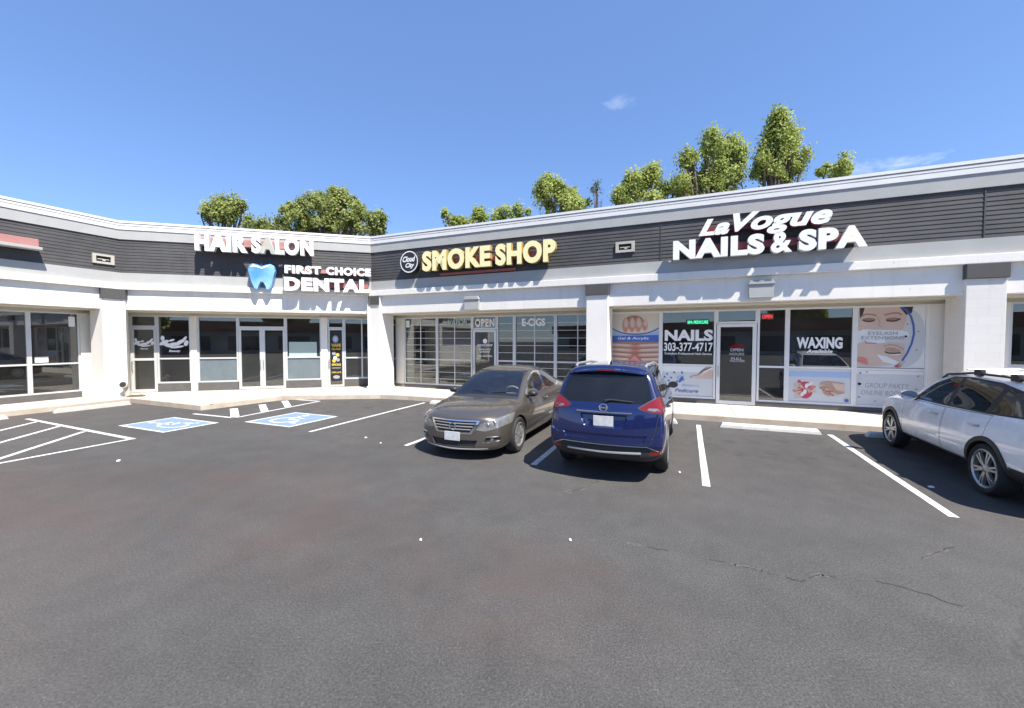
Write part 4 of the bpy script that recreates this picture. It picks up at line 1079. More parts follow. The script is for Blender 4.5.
class CarShell:
    """smooth closed body surface from cross sections, later cut into panels along outlines"""
    def __init__(s, st, L, bow_f, bow_r, arches, arch_r):
        s.L = L
        ids = []; vs = []; fs = []
        def warp(x, y):
            k = (abs(y)/.9)**2.3
            return x+bow_f*k*max(0, 1-x/1.15)**1.3-bow_r*k*max(0, 1-(L-x)/.9)**1.3
        rings = []
        for t in st:
            x, zb, wl, wm, zm, ws, zs, wr, zr, zt = t[:10]; dx = t[10] if len(t) > 10 else [0]*11
            hp = [(0, zb), (.6*wl, zb), (wl, zb+.03), (wm*.99, zb+.55*(zm-zb)), (wm, zm), (ws, zs-.035), (ws-.045, zs+.008),
                  (.52*(ws-.045)+.48*wr+.012, .52*zs+.48*zr), (wr, zr), (wr*.6, zr+.72*(zt-zr)), (0, zt)]
            rings.append([(x+dx[i], y, z) for i, (y, z) in enumerate(hp)])
        def V_(p): vs.append(Vector((warp(p[0], p[1]), p[1], p[2]))); return len(vs)-1
        R = []
        for r in rings:
            row = [V_(p) for p in r]
            row += [V_((p[0], -p[1], p[2])) for p in reversed(r[1:-1])]
            R.append(row)
        n = len(R[0])
        for i in range(len(R)-1):
            for k in range(n): fs.append((R[i][k], R[i][(k+1) % n], R[i+1][(k+1) % n], R[i+1][k]))
        for e, flip in ((0, False), (-1, True)):
            ring = rings[e]; row = R[e]; grid = {}
            for i in range(1, 10):
                x, y, z = ring[i]
                grid[i] = [row[n-i]]+[V_((x, y*c, z)) for c in (-.5, 0, .5)]+[row[i]]
            q = []
            for i in range(1, 9):
                for c in range(4): q.append((grid[i][c], grid[i][c+1], grid[i+1][c+1], grid[i+1][c]))
            for c in range(4): q.append((row[0], grid[1][c+1], grid[1][c])); q.append((row[10], grid[9][c], grid[9][c+1]))
            fs += [tuple(reversed(f)) for f in q] if flip else q
        me = bpy.data.meshes.new('shell'); me.from_pydata([tuple(v) for v in vs], [], fs); me.update()
        bm = bmesh.new(); bm.from_mesh(me); bmesh.ops.recalc_face_normals(bm, faces=bm.faces); bm.to_mesh(me); bm.free()
        ob = bpy.data.objects.new('shell', me); COL.objects.link(ob)
        sd = ob.modifiers.new('s', 'SUBSURF'); sd.levels = 3
        cut = []
        for (ax, az) in arches:
            for sg in (-1, 1):
                mb = MB(); mb.lathe([(0, 0), (arch_r, 0), (arch_r, .62), (0, .62)], (0, 0, 0), 'y', 40)
                mb.v = [Vector((v.x+ax, (v.y+.60)*sg, v.z+az)) for v in mb.v]
                m2 = bpy.data.meshes.new('cut'); m2.from_pydata([tuple(v) for v in mb.v], [], mb.f)
                b2 = bmesh.new(); b2.from_mesh(m2); bmesh.ops.remove_doubles(b2, verts=b2.verts, dist=1e-5); bmesh.ops.recalc_face_normals(b2, faces=b2.faces); b2.to_mesh(m2); b2.free()
                c = bpy.data.objects.new('cut', m2); COL.objects.link(c); cut.append(c)
                bo = ob.modifiers.new('b', 'BOOLEAN'); bo.object = c; bo.operation = 'DIFFERENCE'; bo.solver = 'EXACT'
        dg = bpy.context.evaluated_depsgraph_get(); dg.update()
        em = bpy.data.meshes.new_from_object(ob.evaluated_get(dg))
        for o in [ob]+cut: COL.objects.unlink(o); bpy.data.objects.remove(o)
        s.bm = bmesh.new(); s.bm.from_mesh(em); bpy.data.meshes.remove(em)
        s.bm.normal_update()
        s.tree = BVHTree.FromBMesh(s.bm)
        s.arches = arches; s.arch_r = arch_r
    def front(s, y, z): h = s.tree.ray_cast(Vector((-2, y, z)), Vector((1, 0, 0))); return h[0].x if h[0] else 0
    def rear(s, y, z): h = s.tree.ray_cast(Vector((s.L+2, y, z)), Vector((-1, 0, 0))); return h[0].x if h[0] else s.L
    def side(s, x, z): h = s.tree.ray_cast(Vector((x, 3, z)), Vector((0, -1, 0))); return h[0].y if h[0] else .9
    def top(s, x, y): h = s.tree.ray_cast(Vector((x, y, 5)), Vector((0, 0, -1))); return h[0].z if h[0] else 1
    def cutpoly(s, poly, view, flt):
        """cut the surface along an outline; view 'x' outlines are (y, z), view 'y' outlines (x, z)"""
        n = len(poly)
        for i in range(n):
            a = Vector(poly[i]); c = Vector(poly[(i+1) % n])
            if (c-a).length < 1e-5: continue
            lo = (min(a.x, c.x)-.004, min(a.y, c.y)-.004); hi = (max(a.x, c.x)+.004, max(a.y, c.y)+.004)
            fsel = []
            for f in s.bm.faces:
                if not flt(f): continue
                if view == 'x': ps = [(v.co.y, v.co.z) for v in f.verts]
                elif view == 'z': ps = [(v.co.x, v.co.y) for v in f.verts]
                else: ps = [(v.co.x, v.co.z) for v in f.verts]
                if max(p[0] for p in ps) < lo[0] or min(p[0] for p in ps) > hi[0] or max(p[1] for p in ps) < lo[1] or min(p[1] for p in ps) > hi[1]: continue
                fsel.append(f)
            if not fsel: continue
            d = c-a; nn = Vector((-d.y, d.x)).normalized()
            if view == 'x': co = Vector((0, a.x, a.y)); no = Vector((0, nn.x, nn.y))
            elif view == 'z': co = Vector((a.x, a.y, 0)); no = Vector((nn.x, nn.y, 0))
            else: co = Vector((a.x, 0, a.y)); no = Vector((nn.x, 0, nn.y))
            geom = list({v for f in fsel for v in f.verts})+list({e for f in fsel for e in f.edges})+fsel
            bmesh.ops.bisect_plane(s.bm, geom=geom, dist=1e-5, plane_co=co, plane_no=no)
    def emboss(s, poly, view, flt, depth, edge=.025):
        """press an outlined area into (or out of) the surface"""
        s.bm.normal_update(); s.cutpoly(poly, view, flt); inn = shrink(poly, edge); s.cutpoly(inn, view, flt); s.bm.normal_update()
        big = shrink(inn, -.0008); vs = set()
        for f in s.bm.faces:
            if flt(f):
                for v in f.verts: vs.add(v)
        ax = Vector((1, 0, 0)) if view == 'x' else Vector((0, 1, 0))
        for v in vs:
            p = (v.co.y, v.co.z) if view == 'x' else (v.co.x, v.co.z)
            if inpoly(p, big):
                sg = 1 if (v.normal.dot(ax) > 0) else -1
                v.co -= ax*sg*depth
        s.bm.normal_update(); s.tree = BVHTree.FromBMesh(s.bm)
    def panels(s, specs):
        """specs: dicts name, view, poly, flt, gap, mat"""
        s.bm.normal_update()
        for sp in specs:
            s.cutpoly(sp['poly'], sp['view'], sp['flt'])
            if sp.get('gap'): sp['inner'] = shrink(sp['poly'], sp['gap']); s.cutpoly(sp['inner'], sp['view'], sp['flt'])
        s.bm.normal_update()
        lab = {}
        for f in s.bm.faces:
            c = f.calc_center_median(); l = ('body', 0)
            for sp in specs:
                if not sp['flt'](f): continue
                p = (c.y, c.z) if sp['view'] == 'x' else (c.x, c.y) if sp['view'] == 'z' else (c.x, c.z)
                if inpoly(p, sp['poly']):
                    if sp.get('gap') and not inpoly(p, sp['inner']): l = (l[0], 1) if l[0] == 'body' or sp.get('keep') else ('body', 1)
                    else:
                        nm = sp['name']
                        if sp.get('sides'): nm += '@L' if c.y < 0 else '@R'
                        l = (nm, 0)
            lab.setdefault(l[0], []).append((f, l[1]))
        return lab

def make_car(root, shell, specs, mats, xf, arch_black=0.0, sill=None):
    """returns dict label -> object; mats: label -> [paint, gap]"""
    lab = shell.panels(specs); out = {}
    for l, fl in lab.items():
        base = l.split('@')[0]; idx = {}; vs = []; fs = []; mi = []
        for f, m in fl:
            r = []
            for v in f.verts:
                if v.index not in idx or True:
                    k = v
                    if k not in idx: idx[k] = len(vs); vs.append(xf(v.co))
                r.append(idx[v])
            fs.append(r); mi.append(m)
            if base == 'body':
                c = f.calc_center_median()
                well = any((Vector((c.x-ax, c.z-az)).length < shell.arch_r-.012 or (abs(f.normal.y) < .5 and Vector((c.x-ax, c.z-az)).length < shell.arch_r+.004)) for ax, az in shell.arches)
                if well or (f.normal.z < -.75 and c.z < .5): mi[-1] = 1
        me = bpy.data.meshes.new(base); me.from_pydata([tuple(v) for v in vs], [], fs); me.update()
        me.polygons.foreach_set('material_index', mi)
        ms = mats[base]
        out[l] = (base, me, ms)
    objs = {}
    def mk(l, parent):
        base, me, ms = out[l]; o = link(base, me, ms, parent, smooth=38); objs[l] = o; return o
    parents = {sp['name']: sp.get('parent') for sp in specs}
    def ensure(l):
        if l in objs or l not in out: return objs.get(l)
        base = l.split('@')[0]; side = l[len(base):]; p = parents.get(base); po = root
        if p:
            po = ensure(p+side) or ensure(p) or root
        return mk(l, po)
    for l in list(out): ensure(l)
    return objs

def car_wheel(root, cx, cy, cz, R, rim, width, sgn, spokes, xf, twin=False, rimmat='alloy', dark_pocket=True):
    """sgn: +1 right side, -1 left side (outer face towards sgn*y)"""
    Y = lambda h: cy+sgn*h
    def put(mb):
        mb.v = [xf(Vector((cx+v.x, Y(v.y), cz+v.z))) for v in mb.v]
    w2 = width/2
    mb = MB(); mb.lathe([(rim*.98, w2-.075), (0, w2-.075)], (0, 0, 0), 'y', 32); mb.lathe([(rim*.98, -w2*.9), (0, -w2*.9)], (0, 0, 0), 'y', 32)
    put(mb); wh = mb.build('wheel', M['alloy_dark'], root, world=False)
    mb = MB(); mb.lathe([(rim, -w2*.8), (rim+.02, -w2), (R-.035, -w2), (R-.008, -w2*.75), (R, -w2*.35), (R, w2*.35), (R-.008, w2*.75), (R-.035, w2), (rim+.02, w2-.004), (rim, w2-.02)], (0, 0, 0), 'y', 44, closed=True)
    put(mb); mb.build('tyre', M['rubber'], wh, smooth=40, world=False)
    mb = MB(); mb.lathe([(rim+.004, w2-.012), (rim-.012, w2-.004), (rim-.03, w2-.02), (rim-.035, w2-.07), (rim-.012, w2-.07)], (0, 0, 0), 'y', 44, closed=True)
    mb.lathe([(0, w2-.018), (.045, w2-.020), (.07, w2-.035), (.07, w2-.07), (0, w2-.07)], (0, 0, 0), 'y', 24)
    def spoke(a, w_in, w_out):
        ca, sa = cos(a), sin(a)
        pr = []
        for (r, w_, h) in ((.05, w_in, w2-.026), (rim*.55, (w_in+w_out)/2*.95, w2-.018), (rim-.012, w_out, w2-.022)):
            for q in (-1, 1):
                for dh in (0, -.035): pr.append(Vector((r*ca-q*w_/2*sa, h+dh, r*sa+q*w_/2*ca)))
        f = []
        for i in (0, 4): f += [(i, i+2, i+6, i+4), (i+1, i+5, i+7, i+3), (i, i+4, i+5, i+1), (i+2, i+3, i+7, i+6)]
        mb.add(pr, f)
    for k in range(spokes):
        a = 2*pi*k/spokes+.2
        if twin: spoke(a-.13, .03, .026); spoke(a+.13, .03, .026)
        else: spoke(a, .045, .05)
    put(mb); mb.build('rim', M[rimmat], wh, smooth=30, world=False)
    return wh

def xf_for(L, sy=1.0): return lambda p: Vector((p[0]-L/2, p[1]*sy, p[2]))
SIDE = lambda zmin=0, zmax=9, x0=0, x1=9: (lambda f: abs(f.normal.y) > .30 and zmin < f.calc_center_median().z < zmax and x0 < f.calc_center_median().x < x1)
def FRONT(x1, nx=-.06, zmin=0, zmax=9): return lambda f: f.normal.x < nx and f.calc_center_median().x < x1 and zmin < f.calc_center_median().z < zmax
def REAR(x0, nx=.06, zmin=0, zmax=9): return lambda f: f.normal.x > nx and f.calc_center_median().x > x0 and zmin < f.calc_center_median().z < zmax
def WSCR(x0, x1, zmin): return lambda f: x0 < f.calc_center_median().x < x1 and f.calc_center_median().z > zmin and f.normal.z > .1 and abs(f.normal.y) < .80

def seat_set(root, xf, rows, mat_, z0=.32):
    for (x, ys, h) in rows:
        for y in ys:
            w_ = .50 if len(ys) == 2 else 1.25
            mb = MB()
            B = lambda a0, a1, b0, b1, c0, c1: mb.box(lambda X, Y_, Z: xf((X, Y_, Z)), a0, a1, b0, b1, c0, c1)
            B(x-.28, x+.22, y-w_/2, y+w_/2, z0, z0+.18)
            p = [(x+.16, z0+.181), (x+.30, z0+.181), (x+.46, z0+h), (x+.36, z0+h)]
            mb.add([xf((a, y+sg*w_/2, c)) for sg in (-1, 1) for a, c in p], [(0, 1, 2, 3), (7, 6, 5, 4), (0, 4, 5, 1), (1, 5, 6, 2), (2, 6, 7, 3), (3, 7, 4, 0)])
            s_ = mb.build('seat', M[mat_], root, bevel=.03, world=False)
            for yy in ([y] if len(ys) == 2 else [-.38, .38]):
                hb = MB(); hb.box(lambda X, Y_, Z: xf((X, Y_, Z)), x+.37, x+.46, yy-.12, yy+.12, z0+h+.03, z0+h+.19)
                hb.build('headrest', M[mat_], s_, bevel=.03, world=False)

def steering(root, xf, x, y, z, m, tilt=.45):
    mb = MB(); pts = []
    for i in range(25):
        a = 2*pi*i/24; v = Vector((0, .185*cos(a), .185*sin(a))); v = Matrix.Rotation(-tilt, 3, 'Y') @ v; pts.append(xf(Vector((x, y, z))+v))
    mb.tube(pts, .018, 8, cap=False)
    for a in (pi*1.5, 0, pi):
        v = Matrix.Rotation(-tilt, 3, 'Y') @ Vector((0, .18*cos(a), .18*sin(a))); mb.tube([xf(Vector((x, y, z))), xf(Vector((x, y, z))+v)], .022, 6)
    mb.build('steering_wheel', M[m], root, smooth=40, world=False)

def box_part(name, xf, x0, x1, y0, y1, z0, z1, m, parent, bevel=.01):
    mb = MB(); mb.box(lambda X, Y_, Z: xf((X, Y_, Z)), x0, x1, y0, y1, z0, z1); return mb.build(name, m if not isinstance(m, str) else M[m], parent, bevel=bevel, world=False)

def door_mirror(root, xf, x, y, z, sgn, mats, s=1.0):
    """housing on a short foot; glass faces rearwards"""
    P = lambda a, b_, c: xf((x+a*s, sgn*(y+b_*s), z+c*s))
    mb = MB(); prof = [(-.02, .02, .0), (-.06, .05, .01)]
    ring = lambda a, k: [P(a, .13+.115*k*cos(t), .07+.078*k*sin(t)) for t in [2*pi*i/14 for i in range(14)]]
    rs = [ring(-.10, .35), ring(-.085, .72), ring(-.04, .95), ring(.05, 1.0)]
    vs = [q for r in rs for q in r]; fs = [tuple(range(14))]
    for i in range(3):
        for k in range(14): fs.append((i*14+k, i*14+(k+1) % 14, (i+1)*14+(k+1) % 14, (i+1)*14+k))
    mb.add(vs, fs); o = mb.build('door_mirror', mats[0], root, smooth=60, world=False)
    mb = MB(); mb.add(ring(.048, .9), [tuple(range(14))]); mb.build('mirror_glass', M['black_plastic'] if mats[0] is M['black_plastic'] else M['chrome'], o, world=False)
    mb = MB(); mb.tube([P(.0, -.06, -.02), P(-.01, .03, .02), P(-.02, .07, .04)], [.035*s, .03*s, .03*s], 8); mb.build('mirror_foot', M['black_plastic'], o, smooth=50, world=False)

def ring_emblem(root, shell, xf, end, z, r, dx):
    mb = MB(); X = (shell.front(0, z) if end == 'front' else shell.rear(0, z)); s = -1 if end == 'front' else 1; X += s*dx
    pts = [xf((X, r*cos(a), z+r*.92*sin(a))) for a in [2*pi*i/28 for i in range(29)]]
    mb.tube(pts, r*.13, 6, cap=False)
    mb.box(lambda a, b_, c: xf((a, b_, c)), X-.008, X+.008, -r*1.25, r*1.25, z-r*.2, z+r*.2)
    mb.build('emblem', M['chrome'], root, smooth=45, world=False)

def plate_part(root, shell, xf, end, z, m='plate'):
    ys = [-.15, 0, .15]; s = -1 if end == 'front' else 1
    fn = shell.front if end == 'front' else shell.rear
    X0 = fn(0, z-.07); X1 = fn(0, z+.07)
    if end == 'front': X0 = X1 = min(X0, X1)-.012
    else: X0 = X1 = max(X0, X1)+.012
    mb = MB(); vs = [xf((X, y, zz)) for X, d in ((X0, 0), (X0-s*.012, 1)) for (y, zz) in ((-.153, z-.077), (.153, z-.077), (.153, z+.077), (-.153, z+.077))]
    mb.add(vs, [(0, 1, 2, 3), (7, 6, 5, 4), (0, 4, 5, 1), (1, 5, 6, 2), (2, 6, 7, 3), (3, 7, 4, 0)])
    mb.build('licence_plate', M[m], root, bevel=.004, world=False)

def strip_part(name, root, xf, pts, rad, m, n=6):
    mb = MB(); mb.tube([xf(p) for p in pts], rad, n); return mb.build(name, M[m], root, smooth=50, world=False)

def arch_trim(root, shell, xf, w, m, out=.012):
    for (ax, az) in shell.arches:
        for sg in (-1, 1):
            mb = MB(); vs = []; n = 26; rr = shell.arch_r
            a0 = pi*1.10; a1 = -pi*.10
            for i in range(n+1):
                a = a0+(a1-a0)*i/n
                for r, o in ((rr-.012, -.10), (rr-.012, out), (rr+w*.8, out+.002), (rr+w, -.025)):
                    x = ax+r*cos(a); z = az+r*sin(a); zz = max(z, .24)
                    y = shell.side(ax+(rr+w)*cos(a)*1.0, max(.26, az+(rr+w)*sin(a)))
                    vs.append(xf((x, sg*(y+o), zz)))
            fs = []
            for i in range(n):
                for k in range(3): fs.append((i*4+k, i*4+k+1, (i+1)*4+k+1, (i+1)*4+k))
            mb.add(vs, fs); mb.build('wheel_arch_trim', M[m], root, smooth=50, world=False)

def place(root, u, v, heading):
    """heading: 'in' nose to the shops, 'out' nose to the lot"""
    p = W(u, v); root.location = p; root.rotation_euler = (0, 0, ANG_V + (0 if heading == 'out' else pi))

# ---------------- grey sedan, nose to the viewer
def sedan():
    L = 4.86; xf = xf_for(L)
    root = thing('parked_sedan', 'grey-brown metallic sedan backed into its stall with chrome grille facing out', 'car')
    f0 = [0.03, .02, .0, -.005, 0, .02, .03, .04, .05, .05, .05]
    st = [(.02, .20, .60, .70, .47, .64, .655, .46, .705, .715, f0),
          (.10, .15, .76, .83, .50, .79, .70, .54, .765, .78),
          (.30, .14, .83, .895, .55, .85, .755, .60, .835, .855),
          (.72, .14, .855, .915, .60, .87, .835, .63, .895, .925),
          (1.06, .14, .855, .918, .62, .872, .875, .65, .915, .945),
          (1.24, .14, .855, .92, .63, .872, .895, .69, .94, .965),
          (1.34, .14, .855, .92, .63, .872, .91, .71, 1.00, 1.03),
          (1.80, .14, .855, .92, .64, .872, .945, .655, 1.29, 1.34),
          (2.16, .14, .855, .92, .64, .872, .955, .62, 1.44, 1.50),
          (2.55, .14, .855, .92, .64, .872, .962, .61, 1.475, 1.54),
          (3.10, .14, .855, .92, .65, .872, .968, .60, 1.455, 1.525),
          (3.50, .14, .855, .918, .66, .872, .978, .60, 1.37, 1.44),
          (3.90, .14, .85, .912, .67, .87, .99, .62, 1.20, 1.245),
          (4.22, .14, .84, .90, .68, .86, 1.0, .67, 1.075, 1.10),
          (4.52, .17, .82, .88, .68, .84, .995, .66, 1.04, 1.06),
          (4.76, .22, .78, .84, .66, .80, .97, .62, 1.01, 1.03),
          (4.85, .26, .66, .74, .64, .70, .93, .55, .975, .99, [-.03, -.02, 0, 0, 0, -.01, -.02, -.03, -.04, -.04, -.04])]
    ar = [(.965, .335), (3.74, .335)]
    sh = CarShell(st, L, .33, .22, ar, .365)
    F1 = FRONT(.6)
    HS = [(-.2, .40), (.42, .545), (.60, .60), (.86, .80), (.60, .83), (-.2, .83)]
    sh.cutpoly(HS, 'y', FRONT(1.1, .2, .5)); HF = lambda f: f.normal.x < .2 and f.calc_center_median().x < 1.1 and inpoly((f.calc_center_median().x, f.calc_center_median().z), HS)
    sh.emboss([(-.46, .37), (.46, .37), (.40, .235), (-.40, .235)], 'x', F1, .03, .02)
    for k_ in (1, -1): sh.emboss([(k_*y, z) for y, z in ((.55, .32), (.80, .35), (.80, .43), (.59, .425))], 'x', FRONT(.8), .02, .015)
    sh.emboss([(-.44, .685), (.44, .685), (.39, .60), (.32, .495), (-.32, .495), (-.39, .60)], 'x', F1, .022, .012)
    specs = [
        dict(name='bonnet', view='z', flt=lambda f: f.normal.z > .35 and f.calc_center_median().x < 1.3, poly=[(.30, -.50), (.62, -.66), (1.20, -.745), (1.27, -.70), (1.27, .70), (1.20, .745), (.62, .66), (.30, .50), (.24, .3), (.215, 0), (.24, -.3)], gap=.007),
        dict(name='window_trim', view='y', flt=SIDE(.9, 9, 1.3, 4.1), poly=[(1.50, .965), (2.2, .985), (3.5, .995), (3.90, 1.06), (3.70, 1.225), (3.35, 1.345), (2.9, 1.412), (2.5, 1.418), (2.22, 1.375), (1.88, 1.245)], sides=True),
        dict(name='door', view='y', flt=SIDE(.2, 1.0), poly=[(1.42, .25), (2.70, .25), (2.72, .972), (1.38, .94)], gap=.008, sides=True),
        dict(name='rear_door', view='y', flt=SIDE(.2, 1.0), poly=[(2.715, .25), (3.34, .25), (3.48, .56), (3.73, .75), (3.80, .992), (2.735, .974)], gap=.008, sides=True),
        dict(name='window', view='y', flt=SIDE(.9, 9, 1.3, 4.1), poly=[(1.62, .992), (2.66, 1.008), (2.66, 1.388), (2.5, 1.392), (2.24, 1.35), (1.92, 1.228)], sides=True, parent='door'),
        dict(name='rear_window', view='y', flt=SIDE(.9, 9, 1.3, 4.1), poly=[(2.77, 1.012), (3.47, 1.020), (3.80, 1.07), (3.64, 1.21), (3.32, 1.322), (2.9, 1.386), (2.77, 1.39)], sides=True, parent='rear_door'),
        dict(name='windscreen_seal', view='x', flt=WSCR(1.15, 2.5, .93), poly=[(-.745, .95), (.745, .95), (.63, 1.29), (.57, 1.44), (-.57, 1.44), (-.63, 1.29)]),
        dict(name='windscreen', view='x', flt=WSCR(1.15, 2.5, .93), poly=[(-.715, .98), (.715, .98), (.605, 1.285), (.548, 1.42), (-.548, 1.42), (-.605, 1.285)], parent='windscreen_seal'),
        dict(name='back_window', view='x', flt=lambda f: 3.2 < f.calc_center_median().x < 4.4 and f.normal.x > .05 and f.normal.z > .1 and abs(f.normal.y) < .8, poly=[(-.60, 1.10), (.60, 1.10), (.50, 1.36), (-.50, 1.36)]),
        dict(name='bumper', view='x', flt=FRONT(.75), poly=[(-.97, .10), (.97, .10), (.97, .60), (.88, .64), (.44, .53), (.38, .465), (-.38, .465), (-.44, .53), (-.88, .64), (-.97, .60)], gap=.007),
        dict(name='headlamp', view='x', flt=HF, poly=[(.43, .545), (.58, .525), (.76, .575), (.95, .655), (.95, .815), (.82, .765), (.64, .70), (.50, .645)]),
        dict(name='headlamp', view='x', flt=HF, poly=mirror([(.43, .545), (.58, .525), (.76, .575), (.95, .655), (.95, .815), (.82, .765), (.64, .70), (.50, .645)])),
        dict(name='grille_surround', view='x', flt=FRONT(.5), poly=[(-.49, .705), (.49, .705), (.435, .60), (.35, .470), (-.35, .470), (-.435, .60)]),
        dict(name='grille', view='x', flt=FRONT(.5), poly=[(-.44, .685), (.44, .685), (.39, .60), (.32, .495), (-.32, .495), (-.39, .60)], parent='grille_surround'),
        dict(name='lower_grille', view='x', flt=FRONT(.6), poly=[(-.46, .37), (.46, .37), (.40, .235), (-.40, .235)]),
        dict(name='fog_recess', view='x', flt=FRONT(.8), poly=[(.56, .33), (.80, .36), (.80, .42), (.60, .415)]),
        dict(name='fog_recess', view='x', flt=FRONT(.8), poly=mirror([(.56, .33), (.80, .36), (.80, .42), (.60, .415)])),
        dict(name='tail_lamp', view='x', flt=REAR(4.2, .03, .6), poly=[(.45, .80), (.9, .76), (.9, .95), (.5, .94)]),
        dict(name='tail_lamp', view='x', flt=REAR(4.2, .03, .6), poly=mirror([(.45, .80), (.9, .76), (.9, .95), (.5, .94)]))]
    for sp in specs:
        if sp['name'] in ('headlamp', 'fog_recess', 'tail_lamp'): sp['sides'] = True
    pm = paint_mat('sedan_paint', (.105, .092, .078), .5, .30); gp = M['black_plastic']
    mats = dict(body=[pm, gp], bonnet=[pm, gp], door=[pm, gp], rear_door=[pm, gp], bumper=[pm, gp], window_trim=[M['chrome'], gp], window=[M['car_glass'], gp], rear_window=[M['car_glass'], gp], windscreen_seal=[gp, gp],
                windscreen=[M['car_glass'], gp], back_window=[M['tint_glass'], gp], headlamp=[M['lens_clear'], gp], grille_surround=[M['chrome'], gp], grille=[gp, gp], lower_grille=[gp, gp], fog_recess=[gp, gp], tail_lamp=[M['lens_red'], gp])
    ob = make_car(root, sh, specs, mats, xf)
    for k, z in enumerate((.545, .595, .645)):               # grille bars follow the nose
        hw = .315+(z-.50)*.60
        ys = [hw*i/6 for i in range(-6, 7)]
        strip_part('grille_bar', ob['grille'], xf, [(sh.front(y, z)-.012, y, z) for y in ys], .010, 'silver_trim')
    strip_part('bumper_trim', root, xf, [(sh.front(y, .205)-.006, y, .205+.03*abs(y)) for y in [i*.088 for i in range(-7, 8)]], .013, 'silver_trim')
    ring_emblem(root, sh, xf, 'front', .595, .062, .02)
    plate_part(root, sh, xf, 'front', .425)
    for sg in (-1, 1):
        l_ = 'L' if sg < 0 else 'R'
        mb = MB(); x = sh.front(sg*.68, .378); mb.lathe([(0, -.02), (.04, -.02), (.045, .0)], (0, 0, 0), 'x', 16); mb.v = [xf((x+v.x+.005, sg*.66+v.y, .378+v.z)) for v in mb.v]
        mb.build('fog_lamp', M['lens_clear'], ob['fog_recess@'+l_], smooth=40, world=False)
        strip_part('fog_trim', ob['fog_recess@'+l_], xf, [(sh.front(sg*y, .425)-.004, sg*y, .425) for y in (.60, .66, .72, .78)], .009, 'chrome')
        for (y, z) in ((.60, .635), (.70, .665)):                  # reflector bowls behind the lens line
            x = sh.front(sg*y, z); mb = MB(); mb.lathe([(0, -.003), (.042, -.004), (.05, .004)], (0, 0, 0), 'x', 18); mb.v = [xf((x+v.x-.001, sg*y+v.y, z+v.z*.8)) for v in mb.v]
            mb.build('reflector', M['chrome'], ob['headlamp@'+l_], smooth=40, world=False)
        mb = MB(); pts = [(.83, .735), (.87, .75), (.87, .785), (.84, .77)]
        mb.add([xf((sh.front(sg*y, z)-.003, sg*y, z)) for y, z in pts], [(0, 1, 2, 3)]); mb.build('turn_signal', M['lens_amber'], ob['headlamp@'+l_], world=False)
        door_mirror(ob['door@'+l_], xf, 1.62, sh.side(1.62, .95)-.02, .965, sg, [gp], .85)
        for d_, x in (('door', 2.50), ('rear_door', 3.52)):
            y = sh.side(x, .84); strip_part('door_handle', ob[d_+'@'+l_], xf, [(x-.11, sg*(y+.004), .835), (x-.08, sg*(y+.03), .84), (x+.08, sg*(y+.03), .845), (x+.11, sg*(y+.004), .845)], .013, 'chrome')
        for (ax, az) in ar: car_wheel(root, ax, sg*.80, az, .33, .225, .215, sg, 10, xf)
        strip_part('wiper', ob['windscreen_seal'], xf, [(1.34, sg*.1-.05, sh.top(1.34, 0)+.012), (1.38, sg*.3-.1, sh.top(1.38, .3)+.012), (1.40, sg*.42-.1, sh.top(1.40, .4)+.012)], .008, 'black_plastic')
    seat_set(root, xf, [(2.35, (-.38, .38), .66), (3.25, (0,), .62)], 'beige_cloth')
    dsh = box_part('dashboard', xf, 1.52, 1.84, -.70, .70, .62, .92, 'dash', root, .05)
    steering(root, xf, 1.94, -.37, .95, 'wheel_beige')
    box_part('cabin_floor', xf, 1.4, 4.1, -.72, .72, .24, .29, 'dark_cloth', root, 0)
    mb = MB(); y = 0; mb.box(lambda X, Y_, Z: xf((X, Y_, Z)), 1.98, 2.02, -.12, .12, 1.27, 1.33); mb.build('rear_view_mirror', M['black_plastic'], root, bevel=.01, world=False)
    place(root, -3.73, 8.49, 'out'); return root

